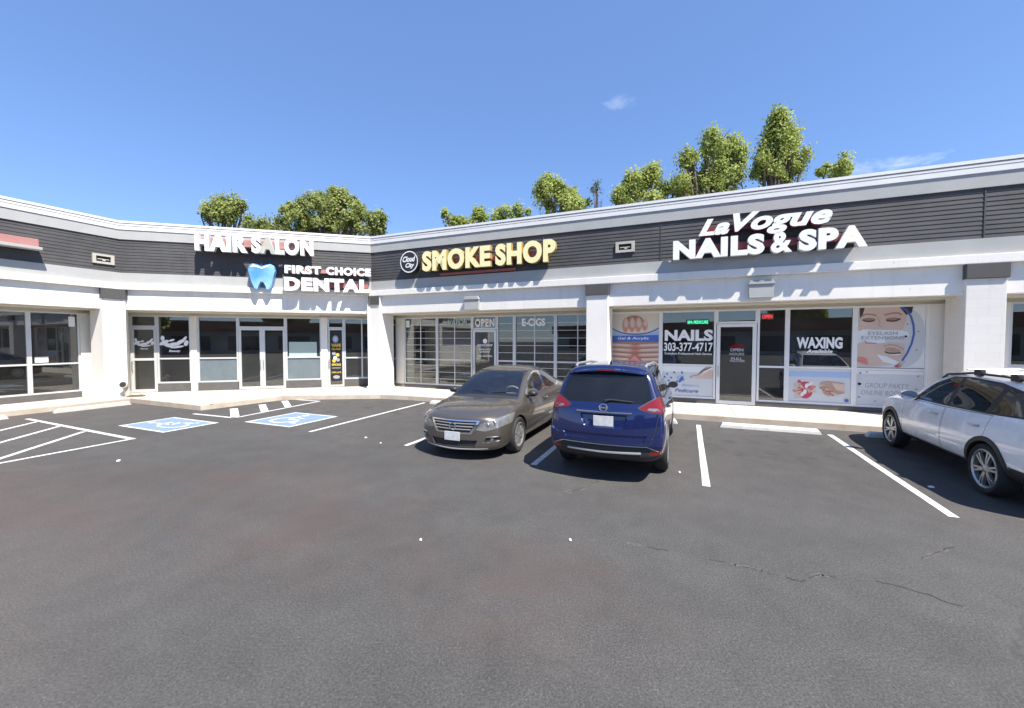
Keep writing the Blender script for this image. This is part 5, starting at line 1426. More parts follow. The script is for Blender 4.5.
# ---------------- blue SUV, tail to the viewer
def suv():
    L = 4.69; xf = xf_for(L, .95)
    root = thing('parked_suv', 'glossy blue SUV with silver roof rails parked nose to the shops', 'car')
    hatch = [-.05, -.04, -.01, 0, 0, -.045, -.075, -.20, -.34, -.36, -.36]
    st = [(.02, .32, .58, .66, .58, .62, .84, .42, .91, .92, [.02, .01, 0, 0, 0, .02, .03, .04, .05, .05, .05]),
          (.10, .25, .76, .82, .60, .79, .88, .52, .98, .995),
          (.35, .22, .83, .89, .65, .85, .97, .58, 1.055, 1.075),
          (.80, .22, .85, .91, .68, .875, 1.03, .62, 1.11, 1.14),
          (1.15, .22, .855, .915, .70, .88, 1.06, .66, 1.155, 1.185),
          (1.30, .22, .855, .92, .70, .88, 1.07, .70, 1.20, 1.225),
          (1.42, .22, .855, .92, .70, .88, 1.08, .71, 1.27, 1.30),
          (1.76, .22, .855, .92, .71, .88, 1.09, .655, 1.50, 1.545),
          (2.08, .22, .855, .92, .71, .88, 1.10, .625, 1.62, 1.672),
          (2.55, .22, .855, .92, .72, .88, 1.11, .62, 1.655, 1.725),
          (3.20, .22, .855, .92, .73, .882, 1.125, .645, 1.66, 1.725),
          (3.80, .22, .855, .92, .75, .885, 1.15, .65, 1.64, 1.705),
          (4.25, .25, .85, .915, .78, .885, 1.19, .655, 1.67, 1.73, [0, 0, 0, 0, 0, 0, 0, -.05, -.10, -.10, -.10]),
          (4.52, .32, .84, .905, .80, .875, 1.18, .65, 1.655, 1.715, [-.02, -.02, 0, 0, 0, -.02, -.05, -.16, -.24, -.25, -.25]),
          (4.66, .36, .82, .88, .78, .85, 1.155, .635, 1.63, 1.69, hatch),
          (4.69, .39, .77, .83, .76, .80, 1.125, .605, 1.60, 1.66, hatch)]
    ar = [(.945, .36), (3.65, .36)]
    sh = CarShell(st, L, .30, .15, ar, .395)
    sh.emboss([(-.64, .775), (.64, .775), (.58, .655), (-.58, .655)], 'x', REAR(4.2, .15, .5, 1.0), .03, .03) if False else None
    tl = [(.50, 1.125), (.60, 1.185), (.76, 1.275), (.97, 1.325), (.97, 1.10), (.86, 1.045), (.70, 1.05), (.56, 1.085)]
    RR = REAR(4.2, .2, .5, 1.2)
    sh.emboss([(-.40, 1.02), (.40, 1.02), (.34, .92), (.28, .815), (-.28, .815), (-.34, .92)], 'x', RR, .035, .03)
    sh.emboss([(-.90, .80), (-.72, .735), (.72, .735), (.90, .80), (.90, .56), (-.90, .56)], 'x', REAR(4.1, .1, .4, 1.0), -.04, .035)
    sh.emboss([(-.66, .755), (.66, .755), (.60, .635), (-.60, .635)], 'x', REAR(4.2, .15, .5, 1.0), .03, .025)
    specs = [
        dict(name='window_trim', view='y', flt=SIDE(1.0, 9, 1.3, 4.5), poly=[(1.52, 1.125), (2.6, 1.14), (3.7, 1.175), (4.22, 1.25), (4.20, 1.33), (3.85, 1.50), (3.3, 1.585), (2.6, 1.605), (2.25, 1.58), (1.90, 1.44)], sides=True),
        dict(name='door', view='y', flt=SIDE(.2, 1.14), poly=[(1.42, .36), (2.60, .36), (2.62, 1.125), (1.42, 1.11)], gap=.008, sides=True),
        dict(name='rear_door', view='y', flt=SIDE(.2, 1.16), poly=[(2.62, .36), (3.26, .36), (3.40, .62), (3.62, .80), (3.70, 1.16), (2.64, 1.127)], gap=.008, sides=True),
        dict(name='window', view='y', flt=SIDE(1.0, 9, 1.3, 4.5), poly=[(1.62, 1.155), (2.57, 1.165), (2.57, 1.575), (2.27, 1.555), (1.94, 1.425)], sides=True, parent='door'),
        dict(name='rear_window', view='y', flt=SIDE(1.0, 9, 1.3, 4.5), poly=[(2.68, 1.17), (3.50, 1.192), (3.56, 1.52), (3.3, 1.56), (2.68, 1.575)], sides=True, parent='rear_door'),
        dict(name='quarter_window', view='y', flt=SIDE(1.0, 9, 1.3, 4.5), poly=[(3.60, 1.20), (4.10, 1.27), (4.08, 1.33), (3.80, 1.46), (3.66, 1.50)], sides=True),
        dict(name='windscreen', view='x', flt=WSCR(1.1, 2.35, 1.2), poly=[(-.67, 1.26), (.67, 1.26), (.60, 1.5), (.55, 1.635), (-.55, 1.635), (-.60, 1.5)]),
        dict(name='tailgate', view='x', flt=REAR(3.9, .06), poly=[(-.70, .62), (.70, .62), (.76, .80), (.80, 1.0), (.80, 1.17), (.70, 1.40), (.635, 1.615), (-.635, 1.615), (-.70, 1.40), (-.80, 1.17), (-.80, 1.0), (-.76, .80)], gap=.010),
        dict(name='back_window', view='x', flt=REAR(3.9, .06, 1.0), poly=[(-.58, 1.175), (.58, 1.175), (.70, 1.24), (.665, 1.38), (.595, 1.60), (-.595, 1.60), (-.665, 1.38), (-.70, 1.24)], parent='tailgate'),
        dict(name='tail_lamp', view='x', flt=REAR(3.75, .02, .9), poly=tl, sides=True, gap=.014),
        dict(name='tail_lamp', view='x', flt=REAR(3.75, .02, .9), poly=mirror(tl), sides=True, gap=.014),
        dict(name='bumper', view='x', flt=REAR(3.95, .02), poly=[(-.98, .10), (.98, .10), (.98, .545), (.80, .52), (.64, .575), (-.64, .575), (-.80, .52), (-.98, .545)]),
        dict(name='reflector', view='x', flt=REAR(3.95, .02), poly=[(.68, .462), (.92, .47), (.92, .53), (.70, .53)], sides=True, parent='bumper'),
        dict(name='reflector', view='x', flt=REAR(3.95, .02), poly=mirror([(.68, .462), (.92, .47), (.92, .53), (.70, .53)]), sides=True, parent='bumper'),
        dict(name='headlamp', view='x', flt=FRONT(.9, -.02, .6), poly=[(.50, .76), (.9, .82), (.9, .95), (.52, .86)], sides=True),
        dict(name='headlamp', view='x', flt=FRONT(.9, -.02, .6), poly=mirror([(.50, .76), (.9, .82), (.9, .95), (.52, .86)]), sides=True),
        dict(name='grille', view='x', flt=FRONT(.5), poly=[(-.45, .86), (.45, .86), (.32, .60), (-.32, .60)]),
        dict(name='sill_cladding', view='y', flt=SIDE(0, .5, 1.0, 3.7), poly=[(1.0, .1), (3.7, .1), (3.7, .355), (1.0, .355)], sides=True)]
    pm = paint_mat('suv_paint', (.010, .019, .095), .42, .20); gp = M['black_plastic']
    mats = {k: [pm, gp] for k in ('body', 'door', 'rear_door', 'tailgate')}
    mats.update({k: [gp, gp] for k in ('window_trim', 'bumper', 'grille', 'sill_cladding')})
    mats.update({k: [M['tint_glass'], gp] for k in ('rear_window', 'quarter_window', 'back_window')})
    mats.update(window=[M['car_glass'], gp], windscreen=[M['car_glass'], gp], tail_lamp=[M['lens_red'], gp], reflector=[M['lens_red'], gp], headlamp=[M['lens_clear'], gp])
    ob = make_car(root, sh, specs, mats, xf)
    rx = lambda y, z, d=.004: (sh.rear(y, z)+d, y, z)
    strip_part('bumper_trim', ob['bumper'], xf, [rx(y, .47+.02*abs(y), .006) for y in [i*.08 for i in range(-7, 8)]], .018, 'silver_trim')
    strip_part('bumper_edge', ob['bumper'], xf, [rx(y, z, .004) for y, z in [(-.86, .50), (-.79, .525), (-.64, .58)]+[(i*.1, .58) for i in range(-6, 7)]+[(.64, .58), (.79, .525), (.86, .50)]], .007, 'silver_trim')
    strip_part('handle_strip', ob['tailgate'], xf, [rx(y, 1.045, .008) for y in [i*.07 for i in range(-6, 7)]], .014, 'chrome')
    mb = MB(); rec = [(-.36, .95), (.36, .95), (.28, .79), (-.28, .79)]                      # plate recess
    ring_emblem(ob['tailgate'], sh, xf, 'rear', 1.11, .058, .012)
    plate_part(ob['tailgate'], sh, xf, 'rear', .915)
    for sg in (-1, 1):
        l_ = 'L' if sg < 0 else 'R'
        mb = MB(); pts = [(.64, 1.10), (.72, 1.085), (.82, 1.09), (.78, 1.125), (.66, 1.125)]
        mb.add([xf((sh.rear(sg*y, z)+.004, sg*y, z)) for y, z in pts], [tuple(range(5))]); mb.build('reverse_lamp', M['lens_clear'], ob['tail_lamp@'+l_], world=False)
        door_mirror(ob['door@'+l_], xf, 1.66, sh.side(1.66, 1.12)-.02, 1.13, sg, [gp], .85)
        for d_, x in (('door', 2.38), ('rear_door', 3.42)):
            y = sh.side(x, 1.0); strip_part('door_handle', ob[d_+'@'+l_], xf, [(x-.11, sg*(y+.004), 1.0), (x-.08, sg*(y+.03), 1.005), (x+.08, sg*(y+.03), 1.01), (x+.11, sg*(y+.004), 1.01)], .013, 'chrome')
        for (ax, az) in ar: car_wheel(root, ax, sg*.80, az, .355, .24, .225, sg, 5, xf, twin=True)
        # roof rail
        pts = [(2.10, .60), (2.22, .60), (2.9, .60), (3.6, .59), (3.98, .575), (4.10, .565)]
        zz = [0, .055, .065, .065, .055, 0]
        strip_part('roof_rail', root, xf, [(x, sg*y, sh.top(x, sg*y)+h+.005) for (x, y), h in zip(pts, zz)], .022, 'silver_trim', 8)
    arch_trim(root, sh, xf, .055, 'black_plastic')
    # spoiler, wiper, aerial, high brake lamp
    mb = MB(); ys = [i*.088 for i in range(-7, 8)]; vs = []
    for y in ys:
        k = 1-.35*(abs(y)/.58)**3; xe = sh.rear(y, 1.60); zt = sh.top(xe-.30, y)
        vs += [xf((xe-.30, y, zt+.004)), xf((xe+.06*k, y, 1.655-.05*(abs(y)/.58)**2)), xf((xe+.065*k, y, 1.632-.05*(abs(y)/.58)**2)), xf((xe-.06, y, 1.605-.03*(abs(y)/.58)**2))]
    n = len(ys); fs = [(0, 1, 2, 3), tuple((n-1)*4+i for i in (3, 2, 1, 0))]
    for i in range(n-1):
        for k in range(4): fs.append((i*4+k, i*4+(k+1) % 4, (i+1)*4+(k+1) % 4, (i+1)*4+k))
    mb.add(vs, fs); spo = mb.build('spoiler', pm, root, smooth=45, world=False)
    mb = MB(); mb.box(lambda X, Y_, Z: xf((X, Y_, Z)), sh.rear(0, 1.60)+.055, sh.rear(0, 1.60)+.070, -.13, .13, 1.634, 1.652); mb.build('brake_lamp', M['lens_red'], spo, world=False)
    strip_part('wiper', ob.get('back_window', root), xf, [rx(.02, 1.205, .02), rx(.10, 1.225, .024), rx(.38, 1.205, .018), rx(.44, 1.20, .012)], [.022, .013, .010, .006], 'black_plastic')
    mb = MB(); x = 3.9; z = sh.top(x, 0); mb.add([xf(p) for p in ((x-.10, -.03, z-.01), (x-.10, .03, z-.01), (x+.08, .03, z-.015), (x+.08, -.03, z-.015), (x+.09, 0, z+.07), (x+.03, 0, z+.06))], [(0, 1, 2, 3), (0, 5, 1), (1, 5, 4, 2), (2, 4, 3), (3, 4, 5, 0)])
    mb.build('aerial', pm, root, world=False)
    seat_set(root, xf, [(2.2, (-.40, .40), .72), (3.1, (0,), .70)], 'dark_cloth', .45)
    box_part('dashboard', xf, 1.55, 1.85, -.70, .70, .75, 1.06, 'dash', root, .05); steering(root, xf, 1.95, -.38, 1.05, 'dash')
    box_part('cabin_floor', xf, 1.4, 4.3, -.72, .72, .32, .37, 'dark_cloth', root, 0)
    place(root, -1.09, 8.27, 'in'); return root

# ---------------- white wagon at the right
def wagon():
    L = 4.82; xf = xf_for(L)
    root = thing('parked_wagon', 'white wagon with black wheel arches and roof racks at the right edge', 'car')
    hatch = [-.05, -.04, -.01, 0, 0, -.03, -.06, -.19, -.33, -.36, -.36]
    st = [(.02, .32, .58, .66, .56, .62, .78, .42, .86, .87, [.02, .01, 0, 0, 0, .02, .03, .04, .05, .05, .05]),
          (.10, .27, .76, .82, .58, .79, .83, .52, .925, .94),
          (.35, .25, .83, .885, .62, .85, .915, .58, .995, 1.015),
          (.80, .25, .85, .91, .66, .87, .97, .62, 1.035, 1.065),
          (1.18, .25, .855, .918, .68, .875, .995, .65, 1.07, 1.10),
          (1.36, .25, .855, .92, .68, .875, 1.005, .69, 1.105, 1.135),
          (1.50, .25, .855, .92, .68, .875, 1.01, .70, 1.17, 1.20),
          (1.86, .25, .855, .92, .69, .875, 1.02, .64, 1.42, 1.465),
          (2.20, .25, .855, .92, .69, .875, 1.03, .605, 1.575, 1.635),
          (2.70, .25, .855, .92, .70, .875, 1.04, .60, 1.62, 1.69),
          (3.40, .25, .855, .92, .71, .875, 1.055, .595, 1.615, 1.685),
          (4.00, .25, .855, .92, .72, .875, 1.075, .59, 1.585, 1.655),
          (4.40, .26, .85, .915, .73, .87, 1.09, .58, 1.53, 1.60, [0, 0, 0, 0, 0, 0, 0, -.05, -.10, -.10, -.10]),
          (4.66, .28, .84, .895, .73, .855, 1.08, .57, 1.50, 1.57, [-.02, -.02, 0, 0, 0, -.02, -.05, -.16, -.24, -.25, -.25]),
          (4.79, .31, .80, .85, .70, .82, 1.06, .55, 1.47, 1.54, hatch),
          (4.82, .34, .73, .79, .68, .77, 1.03, .52, 1.44, 1.505, hatch)]
    ar = [(.98, .352), (3.725, .352)]
    sh = CarShell(st, L, .32, .16, ar, .39)
    tl = [(.62, 1.02), (.93, 1.03), (.93, .84), (.74, .86)]
    specs = [
        dict(name='window_trim', view='y', flt=SIDE(.95, 9, 1.4, 4.7), poly=[(1.60, 1.045), (2.7, 1.06), (3.6, 1.085), (4.30, 1.125), (4.44, 1.17), (4.30, 1.305), (4.0, 1.43), (3.5, 1.51), (2.8, 1.535), (2.38, 1.51), (1.98, 1.355)], sides=True),
        dict(name='door', view='y', flt=SIDE(.2, 1.06), poly=[(1.44, .38), (2.66, .38), (2.68, 1.045), (1.44, 1.03)], gap=.008, sides=True),
        dict(name='rear_door', view='y', flt=SIDE(.2, 1.09), poly=[(2.68, .38), (3.32, .38), (3.46, .62), (3.68, .80), (3.74, 1.085), (2.70, 1.047)], gap=.008, sides=True),
        dict(name='window', view='y', flt=SIDE(.95, 9, 1.4, 4.7), poly=[(1.72, 1.068), (2.64, 1.082), (2.64, 1.508), (2.40, 1.488), (2.02, 1.338)], sides=True, parent='door'),
        dict(name='rear_window', view='y', flt=SIDE(.95, 9, 1.4, 4.7), poly=[(2.73, 1.084), (3.54, 1.107), (3.60, 1.472), (3.5, 1.485), (2.8, 1.51), (2.73, 1.51)], sides=True, parent='rear_door'),
        dict(name='quarter_window', view='y', flt=SIDE(.95, 9, 1.4, 4.7), poly=[(3.66, 1.112), (4.28, 1.148), (4.38, 1.175), (4.27, 1.285), (3.98, 1.405), (3.70, 1.458)], sides=True),
        dict(name='windscreen', view='x', flt=WSCR(1.2, 2.5, 1.12), poly=[(-.67, 1.17), (.67, 1.17), (.585, 1.40), (.53, 1.535), (-.53, 1.535), (-.585, 1.40)]),
        dict(name='back_window', view='x', flt=REAR(4.1, .06, 1.0), poly=[(-.68, 1.08), (.68, 1.08), (.62, 1.25), (.54, 1.42), (-.54, 1.42), (-.62, 1.25)]),
        dict(name='tail_lamp', view='x', flt=REAR(4.50, .012, .7), poly=tl, sides=True),
        dict(name='tail_lamp', view='x', flt=REAR(4.50, .012, .7), poly=mirror(tl), sides=True),
        dict(name='bumper', view='x', flt=REAR(4.05, .02), poly=[(-.96, .10), (.96, .10), (.96, .50), (-.96, .50)]),
        dict(name='headlamp', view='x', flt=FRONT(.55, -.02, .6), poly=[(.50, .70), (.9, .75), (.9, .87), (.54, .80)], sides=True),
        dict(name='headlamp', view='x', flt=FRONT(.55, -.02, .6), poly=mirror([(.50, .70), (.9, .75), (.9, .87), (.54, .80)]), sides=True),
        dict(name='grille', view='x', flt=FRONT(.5), poly=[(-.42, .80), (.42, .80), (.36, .60), (-.36, .60)]),
        dict(name='front_bumper', view='x', flt=FRONT(.6), poly=[(-.9, .1), (.9, .1), (.9, .38), (-.9, .38)]),
        dict(name='sill_cladding', view='y', flt=SIDE(0, .5, 1.0, 3.75), poly=[(1.0, .1), (3.75, .1), (3.75, .375), (1.0, .375)], sides=True)]
    pm = paint_mat('wagon_paint', (.88, .87, .84), .0, .26); gp = M['black_plastic']
    mats = {k: [pm, gp] for k in ('body', 'door', 'rear_door')}
    mats.update({k: [gp, gp] for k in ('window_trim', 'bumper', 'grille', 'sill_cladding', 'front_bumper')})
    mats.update({k: [M['tint_glass'], gp] for k in ('rear_window', 'quarter_window', 'back_window')})
    mats.update(window=[M['car_glass'], gp], windscreen=[M['car_glass'], gp], tail_lamp=[M['lens_red'], gp], headlamp=[M['lens_clear'], gp])
    ob = make_car(root, sh, specs, mats, xf)
    for sg in (-1, 1):
        l_ = 'L' if sg < 0 else 'R'
        door_mirror(ob['door@'+l_], xf, 1.74, sh.side(1.74, 1.03)-.02, 1.04, sg, [pm], 1.05)
        for d_, x in (('door', 2.46), ('rear_door', 3.46)):
            y = sh.side(x, .90); strip_part('door_handle', ob[d_+'@'+l_], xf, [(x-.11, sg*(y+.004), .90), (x-.08, sg*(y+.03), .905), (x+.08, sg*(y+.03), .91), (x+.11, sg*(y+.004), .91)], .014, 'silver_trim')
        for (ax, az) in ar: car_wheel(root, ax, sg*.805, az, .348, .262, .225, sg, 6, xf, twin=True)
        pts = [(2.02, .60), (2.16, .60), (2.8, .60), (3.5, .595), (4.05, .585), (4.2, .575)]
        strip_part('roof_rail', root, xf, [(x, sg*y, sh.top(x, sg*y)+h+.004) for (x, y), h in zip(pts, [0, .03, .04, .04, .03, 0])], .018, 'black_plastic', 8)
    arch_trim(root, sh, xf, .06, 'black_plastic')
    for x in (2.95, 3.70):
        z = sh.top(x, .60)+.06
        cb = strip_part('cross_bar', root, xf, [(x, -.74, z+.045), (x, -.5, z+.05), (x, 0, z+.055), (x, .5, z+.05), (x, .74, z+.045)], .012, 'silver_trim', 8)
        for sg in (-1, 1): box_part('clamp', xf, x-.07, x+.07, sg*.60-.035, sg*.60+.035, z-.05, z+.045, 'black_plastic', cb, .015)
    seat_set(root, xf, [(2.28, (-.39, .39), .72), (3.2, (0,), .70)], 'dark_cloth', .42)
    box_part('dashboard', xf, 1.62, 1.92, -.70, .70, .70, 1.0, 'dash', root, .05); steering(root, xf, 2.02, -.38, .99, 'dash')
    box_part('cabin_floor', xf, 1.4, 4.4, -.72, .72, .32, .37, 'dark_cloth', root, 0)
    place(root, 4.66, 8.86, 'in'); return root
CARS = [sedan(), suv(), wagon()]
from mathutils import noise as mnoise
# ------------------------------------------------------------------ trees
def leaf_material(name, a, c):
    m = bpy.data.materials.new(name); m.use_nodes = True; nt = m.node_tree; N = nt.nodes.new; L = nt.links.new
    b = nt.nodes['Principled BSDF']; out = nt.nodes['Material Output']
    gi = N('ShaderNodeNewGeometry')
    tc = N('ShaderNodeTexCoord'); n = N('ShaderNodeTexNoise'); n.inputs['Scale'].default_value = .55; n.inputs['Detail'].default_value = 4
    L(tc.outputs['Object'], n.inputs['Vector'])
    ad = N('ShaderNodeMath'); ad.operation = 'MULTIPLY_ADD'; ad.inputs[1].default_value = .45; L(gi.outputs['Random Per Island'], ad.inputs[0]); L(n.outputs[0], ad.inputs[2])
    r = N('ShaderNodeValToRGB'); r.color_ramp.elements[0].position = .42; r.color_ramp.elements[0].color = (*a, 1); r.color_ramp.elements[1].position = .95; r.color_ramp.elements[1].color = (*c, 1)
    L(ad.outputs[0], r.inputs[0]); L(r.outputs[0], b.inputs['Base Color']); b.inputs['Roughness'].default_value = .6; b.inputs['Specular IOR Level'].default_value = .2
    t = N('ShaderNodeBsdfTranslucent'); L(r.outputs[0], t.inputs[0]); mx = N('ShaderNodeMixShader'); mx.inputs[0].default_value = .5
    L(b.outputs[0], mx.inputs[1]); L(t.outputs[0], mx.inputs[2]); L(mx.outputs[0], out.inputs[0])
    return m
M['leaf_yellow'] = leaf_material('cottonwood_leaf', (.21, .27, .060), (.47, .52, .16))
M['leaf_green'] = leaf_material('elm_leaf', (.19, .235, .065), (.42, .46, .16))
M['leaf_grey'] = leaf_material('sparse_leaf', (.10, .14, .08), (.20, .24, .13))

CP = math.atan(14/407.)
def pix(x, y, Y):
    """point at distance Y in front of the place the photo was taken from (used to size trees)"""
    a = (x-512)/407.; b_ = -(y-354)/407.
    dy = cos(CP)+b_*sin(CP); dz = -sin(CP)+b_*cos(CP); t = Y/dy
    return Vector((a*t, Y, HC+dz*t))

def tree(name, label, lobes, Y, leaf, n_leaf, size, group, seed, depth=.8, gaps=.0, density=1.0):
    """lobes: (px, py, rx, ry) outlines; each becomes a clump cloud of real depth round trunk limbs"""
    rnd = random.Random(seed)
    L3 = []
    for (px, py, rx, ry) in lobes:
        c = pix(px, py, Y); sx = rx*.86*Y/407.; sz = ry*.84*Y/407.
        c.y += rnd.uniform(-.25, .25)*sx
        L3.append((c, sx, sx*depth, sz))
    for (c, sx, sy, sz) in list(L3):                            # upright leading shoots break up the outline
        if sz < .75: continue
        for k in range(4):
            a = rnd.uniform(-1, 1); L3.append((c+Vector((a*sx*.8, rnd.uniform(-.5, .5)*sy, sz*(.62-.55*abs(a)+rnd.uniform(-.2, .12)))), sx*.20, sy*.20, sz*.36))
    base_x = sum(l[0].x for l in L3)/len(L3)
    root = thing(name, label, 'tree', (base_x, Y, 0), 0, group)
    tb = MB(); O = Vector((base_x, Y, 0))
    low = min(l[0].z-l[3] for l in L3)
    fork = Vector((base_x, Y, max(2.0, low*.55)))
    h = max(l[0].z+l[3] for l in L3); r0 = max(.14, h*.018)*(.35 if name == 'bare_tree' else .8)
    tb.tube([O+Vector((0, 0, -.1)), O+Vector((.05, 0, fork.z*.5)), fork], [r0*1.25, r0, r0*.85], 9)
    clumps = []
    for (c, sx, sy, sz) in L3:
        b0 = fork; mid = fork.lerp(c, .5)+Vector((rnd.uniform(-.3, .3), rnd.uniform(-.3, .3), .3)); top = c+Vector((0, 0, sz*.75))
        tb.tube([b0, mid, c+Vector((0, 0, -sz*.3)), top], [r0*.6, r0*.45, r0*.28, r0*.07], 6)
        for k in range(7):
            a = rnd.uniform(0, 2*pi); e = c+Vector((cos(a)*sx*.75, sin(a)*sy*.75, rnd.uniform(-.6, .7)*sz))
            s0 = c+Vector((0, 0, rnd.uniform(-.6, .3)*sz)); tb.tube([s0, s0.lerp(e, .5)+Vector((0, 0, .1)), e], [r0*.16, r0*.1, r0*.03], 5)
        nc = max(5, int(14*density**.5*sx*sz))
        for k in range(nc):
            while True:
                q = Vector((rnd.uniform(-1, 1), rnd.uniform(-1, 1), rnd.uniform(-1, 1)))
                if .28 < q.length < 1: break
            q = q.normalized()*(q.length**.6)
            # teardrop: narrower at the top
            k_ = 1-.38*max(0, q.z)
            p = c+Vector((q.x*sx*k_, q.y*sy*k_, q.z*sz))
            if mnoise.noise(Vector((p.x*.95, p.y*.95, p.z*.55+seed*3.1))) > .17 and q.length > .5: continue
            clumps.append((p, q.normalized(), rnd.uniform(.16, .42)))
    tb.build('trunk', M['bark'], root, smooth=50)
    vs = []; fs = []
    per = max(8, int(1.75*n_leaf)//len(clumps)); size *= .66
    for p, out_, r in clumps:
        if rnd.random() < gaps: continue
        for k in range(per):
            d = Vector((rnd.gauss(0, .75), rnd.gauss(0, .75), rnd.gauss(0, .95)))
            if d.length > 2.2: continue
            q = p+d*r
            nrm = (d.normalized()*.5+out_*.75+Vector((rnd.gauss(0, .45), rnd.gauss(0, .45), rnd.gauss(.3, .45)))).normalized()
            x = nrm.orthogonal().normalized(); x = (Matrix.Rotation(rnd.uniform(0, 2*pi), 3, nrm) @ x); y = nrm.cross(x)
            s = size*rnd.uniform(.6, 1.25); b0 = len(vs)
            vs += [q-x*s*.5, q+y*s*.38, q+x*s*.55, q-y*s*.38]; fs.append((b0, b0+1, b0+2, b0+3))
    off = root.location
    me = bpy.data.meshes.new('crown'); me.from_pydata([v-off for v in vs], [], fs); me.update()
    link('crown', me, M[leaf], root)
    return root
G1 = 'trees behind the middle wing'; G2 = 'trees behind the right wing'
tree('leafy_tree', 'small round tree on its own above the roof at the far left', [(225, 213, 20, 16), (210, 217, 11, 12), (240, 214, 13, 17), (226, 203, 14, 9)], 36, 'leaf_green', 5200, .34, G1, 1)
tree('leafy_tree', 'broadest dense tree crown rising above the middle wing roof', [(292, 218, 26, 20), (318, 208, 30, 20), (344, 212, 26, 22), (364, 222, 18, 16), (330, 225, 40, 18), (333, 198, 20, 12)], 40, 'leaf_green', 15000, .36, G1, 2)
tree('leafy_tree', 'low tree edge peeking between the small round tree and the broad crown', [(256, 227, 16, 6), (270, 226, 14, 8)], 42, 'leaf_green', 1500, .36, G1, 3)
tree('leafy_tree', 'small tuft of crown just right of the broad tree at the inner corner', [(380, 222, 9, 11), (376, 230, 10, 9)], 41, 'leaf_green', 1700, .34, G1, 4)
tree('leafy_tree', 'small tree top above the yellow letter sign, left of a pointed one', [(448, 219, 11, 9), (456, 225, 12, 8)], 38, 'leaf_yellow', 1700, .34, G2, 5, density=1.2)
tree('leafy_tree', 'small pointed tree top right beside another above the yellow sign', [(478, 218, 8, 10), (474, 224, 10, 6)], 38, 'leaf_yellow', 1300, .34, G2, 6, density=1.2)
tree('leafy_tree', 'low flat line of foliage between the small tops and the broad yellow-green tree', [(506, 215, 14, 6), (520, 213, 12, 6), (494, 219, 10, 4)], 38, 'leaf_yellow', 1300, .32, G2, 7)
tree('leafy_tree', 'yellow-green tree with two rounded tops above the last yellow letters', [(549, 193, 17, 20), (576, 200, 16, 14), (562, 207, 24, 12)], 33, 'leaf_yellow', 6200, .30, G2, 8, density=1.3)
tree('bare_tree', 'thin half-bare grey tree between two leafy ones above the roof', [(597, 192, 6, 19), (601, 204, 8, 10)], 33, 'leaf_grey', 420, .24, G2, 9, gaps=.45)
tree('leafy_tree', 'yellow-green tree split into two upright plumes above the roof', [(634, 186, 13, 22), (654, 182, 12, 22), (626, 198, 12, 12), (645, 203, 24, 10)], 31, 'leaf_yellow', 5600, .29, G2, 10, density=1.3)
tree('leafy_tree', 'large yellow-green tree with a lower left plume above the nail salon sign', [(688, 171, 12, 26), (720, 149, 23, 29), (722, 176, 30, 24), (698, 186, 26, 14), (735, 160, 12, 22)], 30, 'leaf_yellow', 12500, .28, G2, 11, density=1.5)
tree('leafy_tree', 'tallest yellow-green tree with a pointed top above the roof', [(781, 142, 21, 26), (777, 166, 26, 24), (796, 153, 11, 22), (764, 159, 11, 22), (776, 127, 9, 14)], 30, 'leaf_yellow', 12500, .28, G2, 12, density=1.5)
tree('leafy_tree', 'low tree top right of the tallest tree, last above the roof', [(838, 168, 15, 9), (847, 163, 7, 8), (824, 172, 11, 6)], 32, 'leaf_yellow', 2000, .28, G2, 13, density=1.3)
tree('leafy_tree', 'low wisp of foliage between the split tree and the large one', [(672, 193, 10, 9), (665, 197, 8, 5)], 32, 'leaf_yellow', 900, .28, G2, 14)

# ------------------------------------------------------------------ across the street, behind the viewer (seen only mirrored in glass and paint)
acr = thing('low_building', 'long low brown building with a red roof across the street, seen mirrored in the glass', 'building', (0, -42, 0))
mb = MB(); mb.box(LOCAL, -45, 40, -56, -42, 0, 3.4); mb.build('wall', M['rear_wall'], acr)
M['brick_roof'] = mat('red_brown_roof', (.26, .09, .055), .85, var=.2, vscale=1)
mb = MB(); mb.box(LOCAL, -46, 41, -57, -41.2, 3.401, 5.0); mb.build('roof', M['brick_roof'], acr)
for k in range(12):
    mb = MB(); mb.box(LOCAL, -42+k*6.8, -42+k*6.8+4.6, -41.99, -41.9, .5, 2.7); mb.build('window', M['black_plastic'], acr)
def far_tree(x, y, h, seed, label):
    rnd = random.Random(seed); root = thing('street_tree', label, 'tree', (x, y, 0), 0, 'trees across the street')
    tb = MB(); tb.tube([(x, y, -.1), (x, y, h*.35), (x+.2, y, h*.8)], [.3, .22, .06], 8); tb.build('trunk', M['bark'], root)
    vs = []; fs = []
    for k in range(2600):
        while True:
            q = Vector((rnd.uniform(-1, 1), rnd.uniform(-1, 1), rnd.uniform(-1, 1)))
            if q.length < 1: break
        p = Vector((x+q.x*h*.36, y+q.y*h*.36, h*.62+q.z*h*.38)); s = .55*rnd.uniform(.6, 1.2)
        a = Vector((rnd.gauss(0, 1), rnd.gauss(0, 1), rnd.gauss(0, 1))).normalized(); b_ = a.orthogonal().normalized(); b0 = len(vs)
        vs += [p-a*s, p+b_*s*.7, p+a*s, p-b_*s*.7]; fs.append((b0, b0+1, b0+2, b0+3))
    me = bpy.data.meshes.new('crown'); me.from_pydata([v-root.location for v in vs], [], fs); me.update(); link('crown', me, M['leaf_green'], root)
far_tree(-24, -36, 9, 21, 'street tree across the road, seen only as a dark mirror image in the shop glass')
far_tree(12, -37, 8, 22, 'street tree across the road, seen only as a dark mirror image in the shop glass')
far_tree(-6, -60, 12, 23, 'street tree across the road, seen only as a dark mirror image in the shop glass')
far_tree(26, -60, 12, 24, 'street tree across the road, seen only as a dark mirror image in the shop glass')

